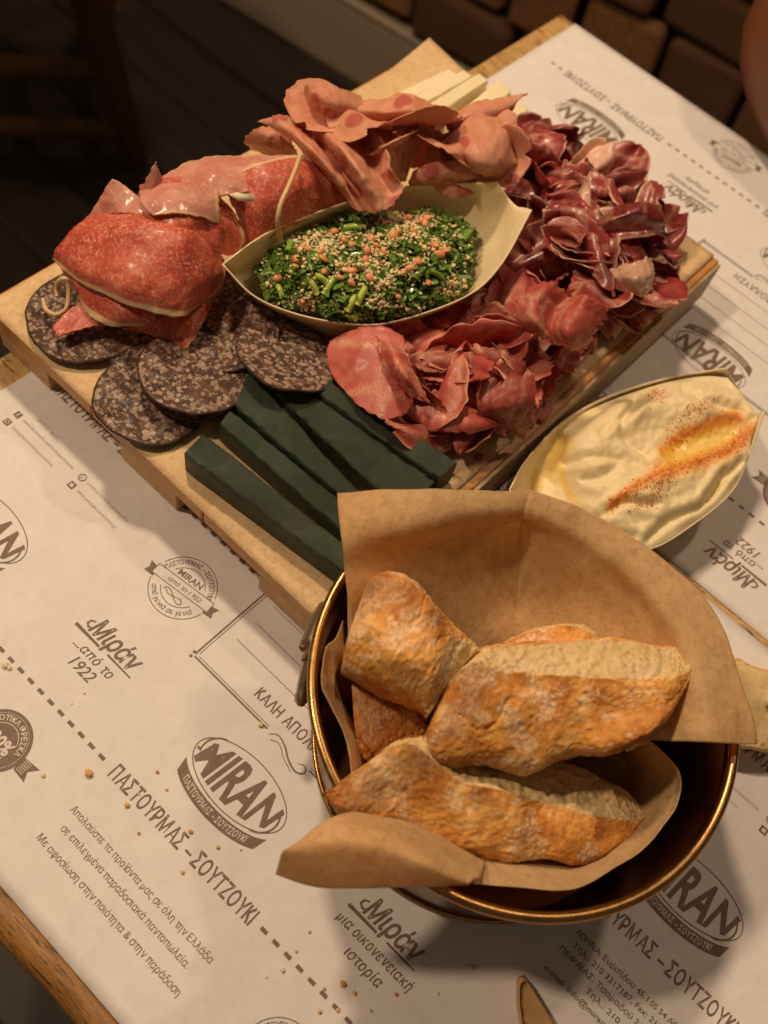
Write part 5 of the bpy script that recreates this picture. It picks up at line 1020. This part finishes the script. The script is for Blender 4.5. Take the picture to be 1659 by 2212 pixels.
for k,(u,v,h,r_) in enumerate(GMC):
    V_,rim_=crumple(r_,900+k,.85,.85,.85,rag=.05); n_,k_,_=V_.shape; W_=V_.reshape(-1,3)@euler(rnd.uniform(-.5,.5),rnd.uniform(-.4,.4),rnd.uniform(0,6.28)).T+U(u,v,h)
    tag(mk('spotted_ham_slice',W_,gridfaces(n_,k_),M['mortadella'],attrs={'rim':rim_.ravel()*.8},mods=[('solid',.7,0),('sub',1)]),'ruffled spotted pink ham slice, '+MW[k],'ham slice',GM)
V,Fc=flatV=[U(1035+9*math.cos(a),986+7*math.sin(a),34.9) for a in np.linspace(0,6.28,12,endpoint=False)],[tuple(range(12))]
tag(mk('ham_scrap',V,Fc,M['ham_pink'],mods=[('solid',.9,0)],attrs={'rim':[0]*12}),'tiny red ham scrap alone on the bare board paper','ham scrap')
# ================================================================== NEIGHBOUR AT THE TABLE
pr=thing('person','person in dark clothes beyond the far side of the table, bare elbow in view','person',(180,900,FZ))
def skin(name,pts,edges,m,parent,root=0,sub=2):
    o0=np.array(parent['_o']); me=bpy.data.meshes.new(name); me.from_pydata([tuple((np.array(p[:3])-o0)*.001) for p in pts],edges,[]); o=bpy.data.objects.new(name,me); COL.objects.link(o); o.parent=parent; o['_o']=[float(x) for x in o0]; me.materials.append(m)
    x=o.modifiers.new('skin','SKIN'); x.use_smooth_shade=True
    for k,p in enumerate(pts): me.skin_vertices[0].data[k].radius=(p[3]*.001,p[3]*.001); me.skin_vertices[0].data[k].use_root=(k==root)
    y=o.modifiers.new('smooth','SUBSURF'); y.levels=y.render_levels=sub; return o
E_=U(1660,60,60); E_=None
elb=np.array(U(1600,95,40)); 
print('elbow',elb)
ex,ey,ez=elb; ex+=16; ey+=16
shx,shy,shz=ex+70,ey+190,330
pts=[(shx+190,shy+60,-240,125),(shx+185,shy+55,-60,120),(shx+180,shy+30,140,125),(shx+175,shy+10,300,110),(shx+172,shy-5,380,52),(shx+170,shy-20,440,60),(shx+168,shy-25,510,88),(shx+168,shy-22,580,70),
 (shx+20,shy,shz,62),(ex,ey,ez+6,44),(ex+150,ey-50,ez-20,36),(ex+235,ey-60,ez-22,27),(ex+290,ey-62,ez-22,30),
 (shx+340,shy,shz,62),(shx+400,shy-120,90,44),(shx+330,shy-260,45,34),(shx+280,shy-300,36,27),(shx+250,shy-320,34,30)]
ed=[(0,1),(1,2),(2,3),(3,4),(4,5),(5,6),(6,7),(3,8),(8,9),(9,10),(10,11),(11,12),(3,13),(13,14),(14,15),(15,16),(16,17)]
for w_,dx in ((12,1),(17,-1)):
    bx_,by_,bz_=pts[w_][:3]
    for q in range(4):
        a=len(pts); pts+=[(bx_+dx*35,by_+(q-1.5)*17,bz_,9),(bx_+dx*(62+3*(1-abs(q-1.5))),by_+(q-1.5)*18,bz_-6,8),(bx_+dx*(80+4*(1-abs(q-1.5))),by_+(q-1.5)*18,bz_-16,7)]; ed+=[(w_,a),(a,a+1),(a+1,a+2)]
    a=len(pts); pts+=[(bx_+dx*10,by_-38,bz_,10),(bx_+dx*30,by_-52,bz_-8,8)]; ed+=[(w_,a),(a,a+1)]
skin('body',pts,ed,M['skin'],pr)
sp=[(shx+190,shy+60,-250,138),(shx+185,shy+55,-60,134),(shx+180,shy+30,140,140),(shx+175,shy+12,290,122),(shx+173,shy,345,70),(shx+20,shy,shz,76),((shx+20+ex)/2+8,(shy+ey)/2+40,(shz+ez)/2+70,68),(shx+340,shy,shz,76),(shx+372,shy-60,230,66)]
skin('shirt',sp,[(0,1),(1,2),(2,3),(3,4),(3,5),(5,6),(3,7),(7,8)],M['cloth'],pr)
skin('trousers',[(shx+190,shy+60,-270,150),(shx+100,shy+20,-300,100),(shx+80,shy-230,-290,85),(shx+80,shy-250,-700,55),(shx+280,shy+20,-300,100),(shx+290,shy-230,-290,85),(shx+290,shy-250,-700,55)],[(0,1),(1,2),(2,3),(0,4),(4,5),(5,6)],M['trousers'],pr)
skin('hair',[(shx+168,shy+5,520,86),(shx+168,shy-5,590,78),(shx+168,shy+30,470,60)],[(0,1),(0,2)],M['hair'],pr)
for o in bpy.data.objects:
    if '_o' in o: del o['_o']
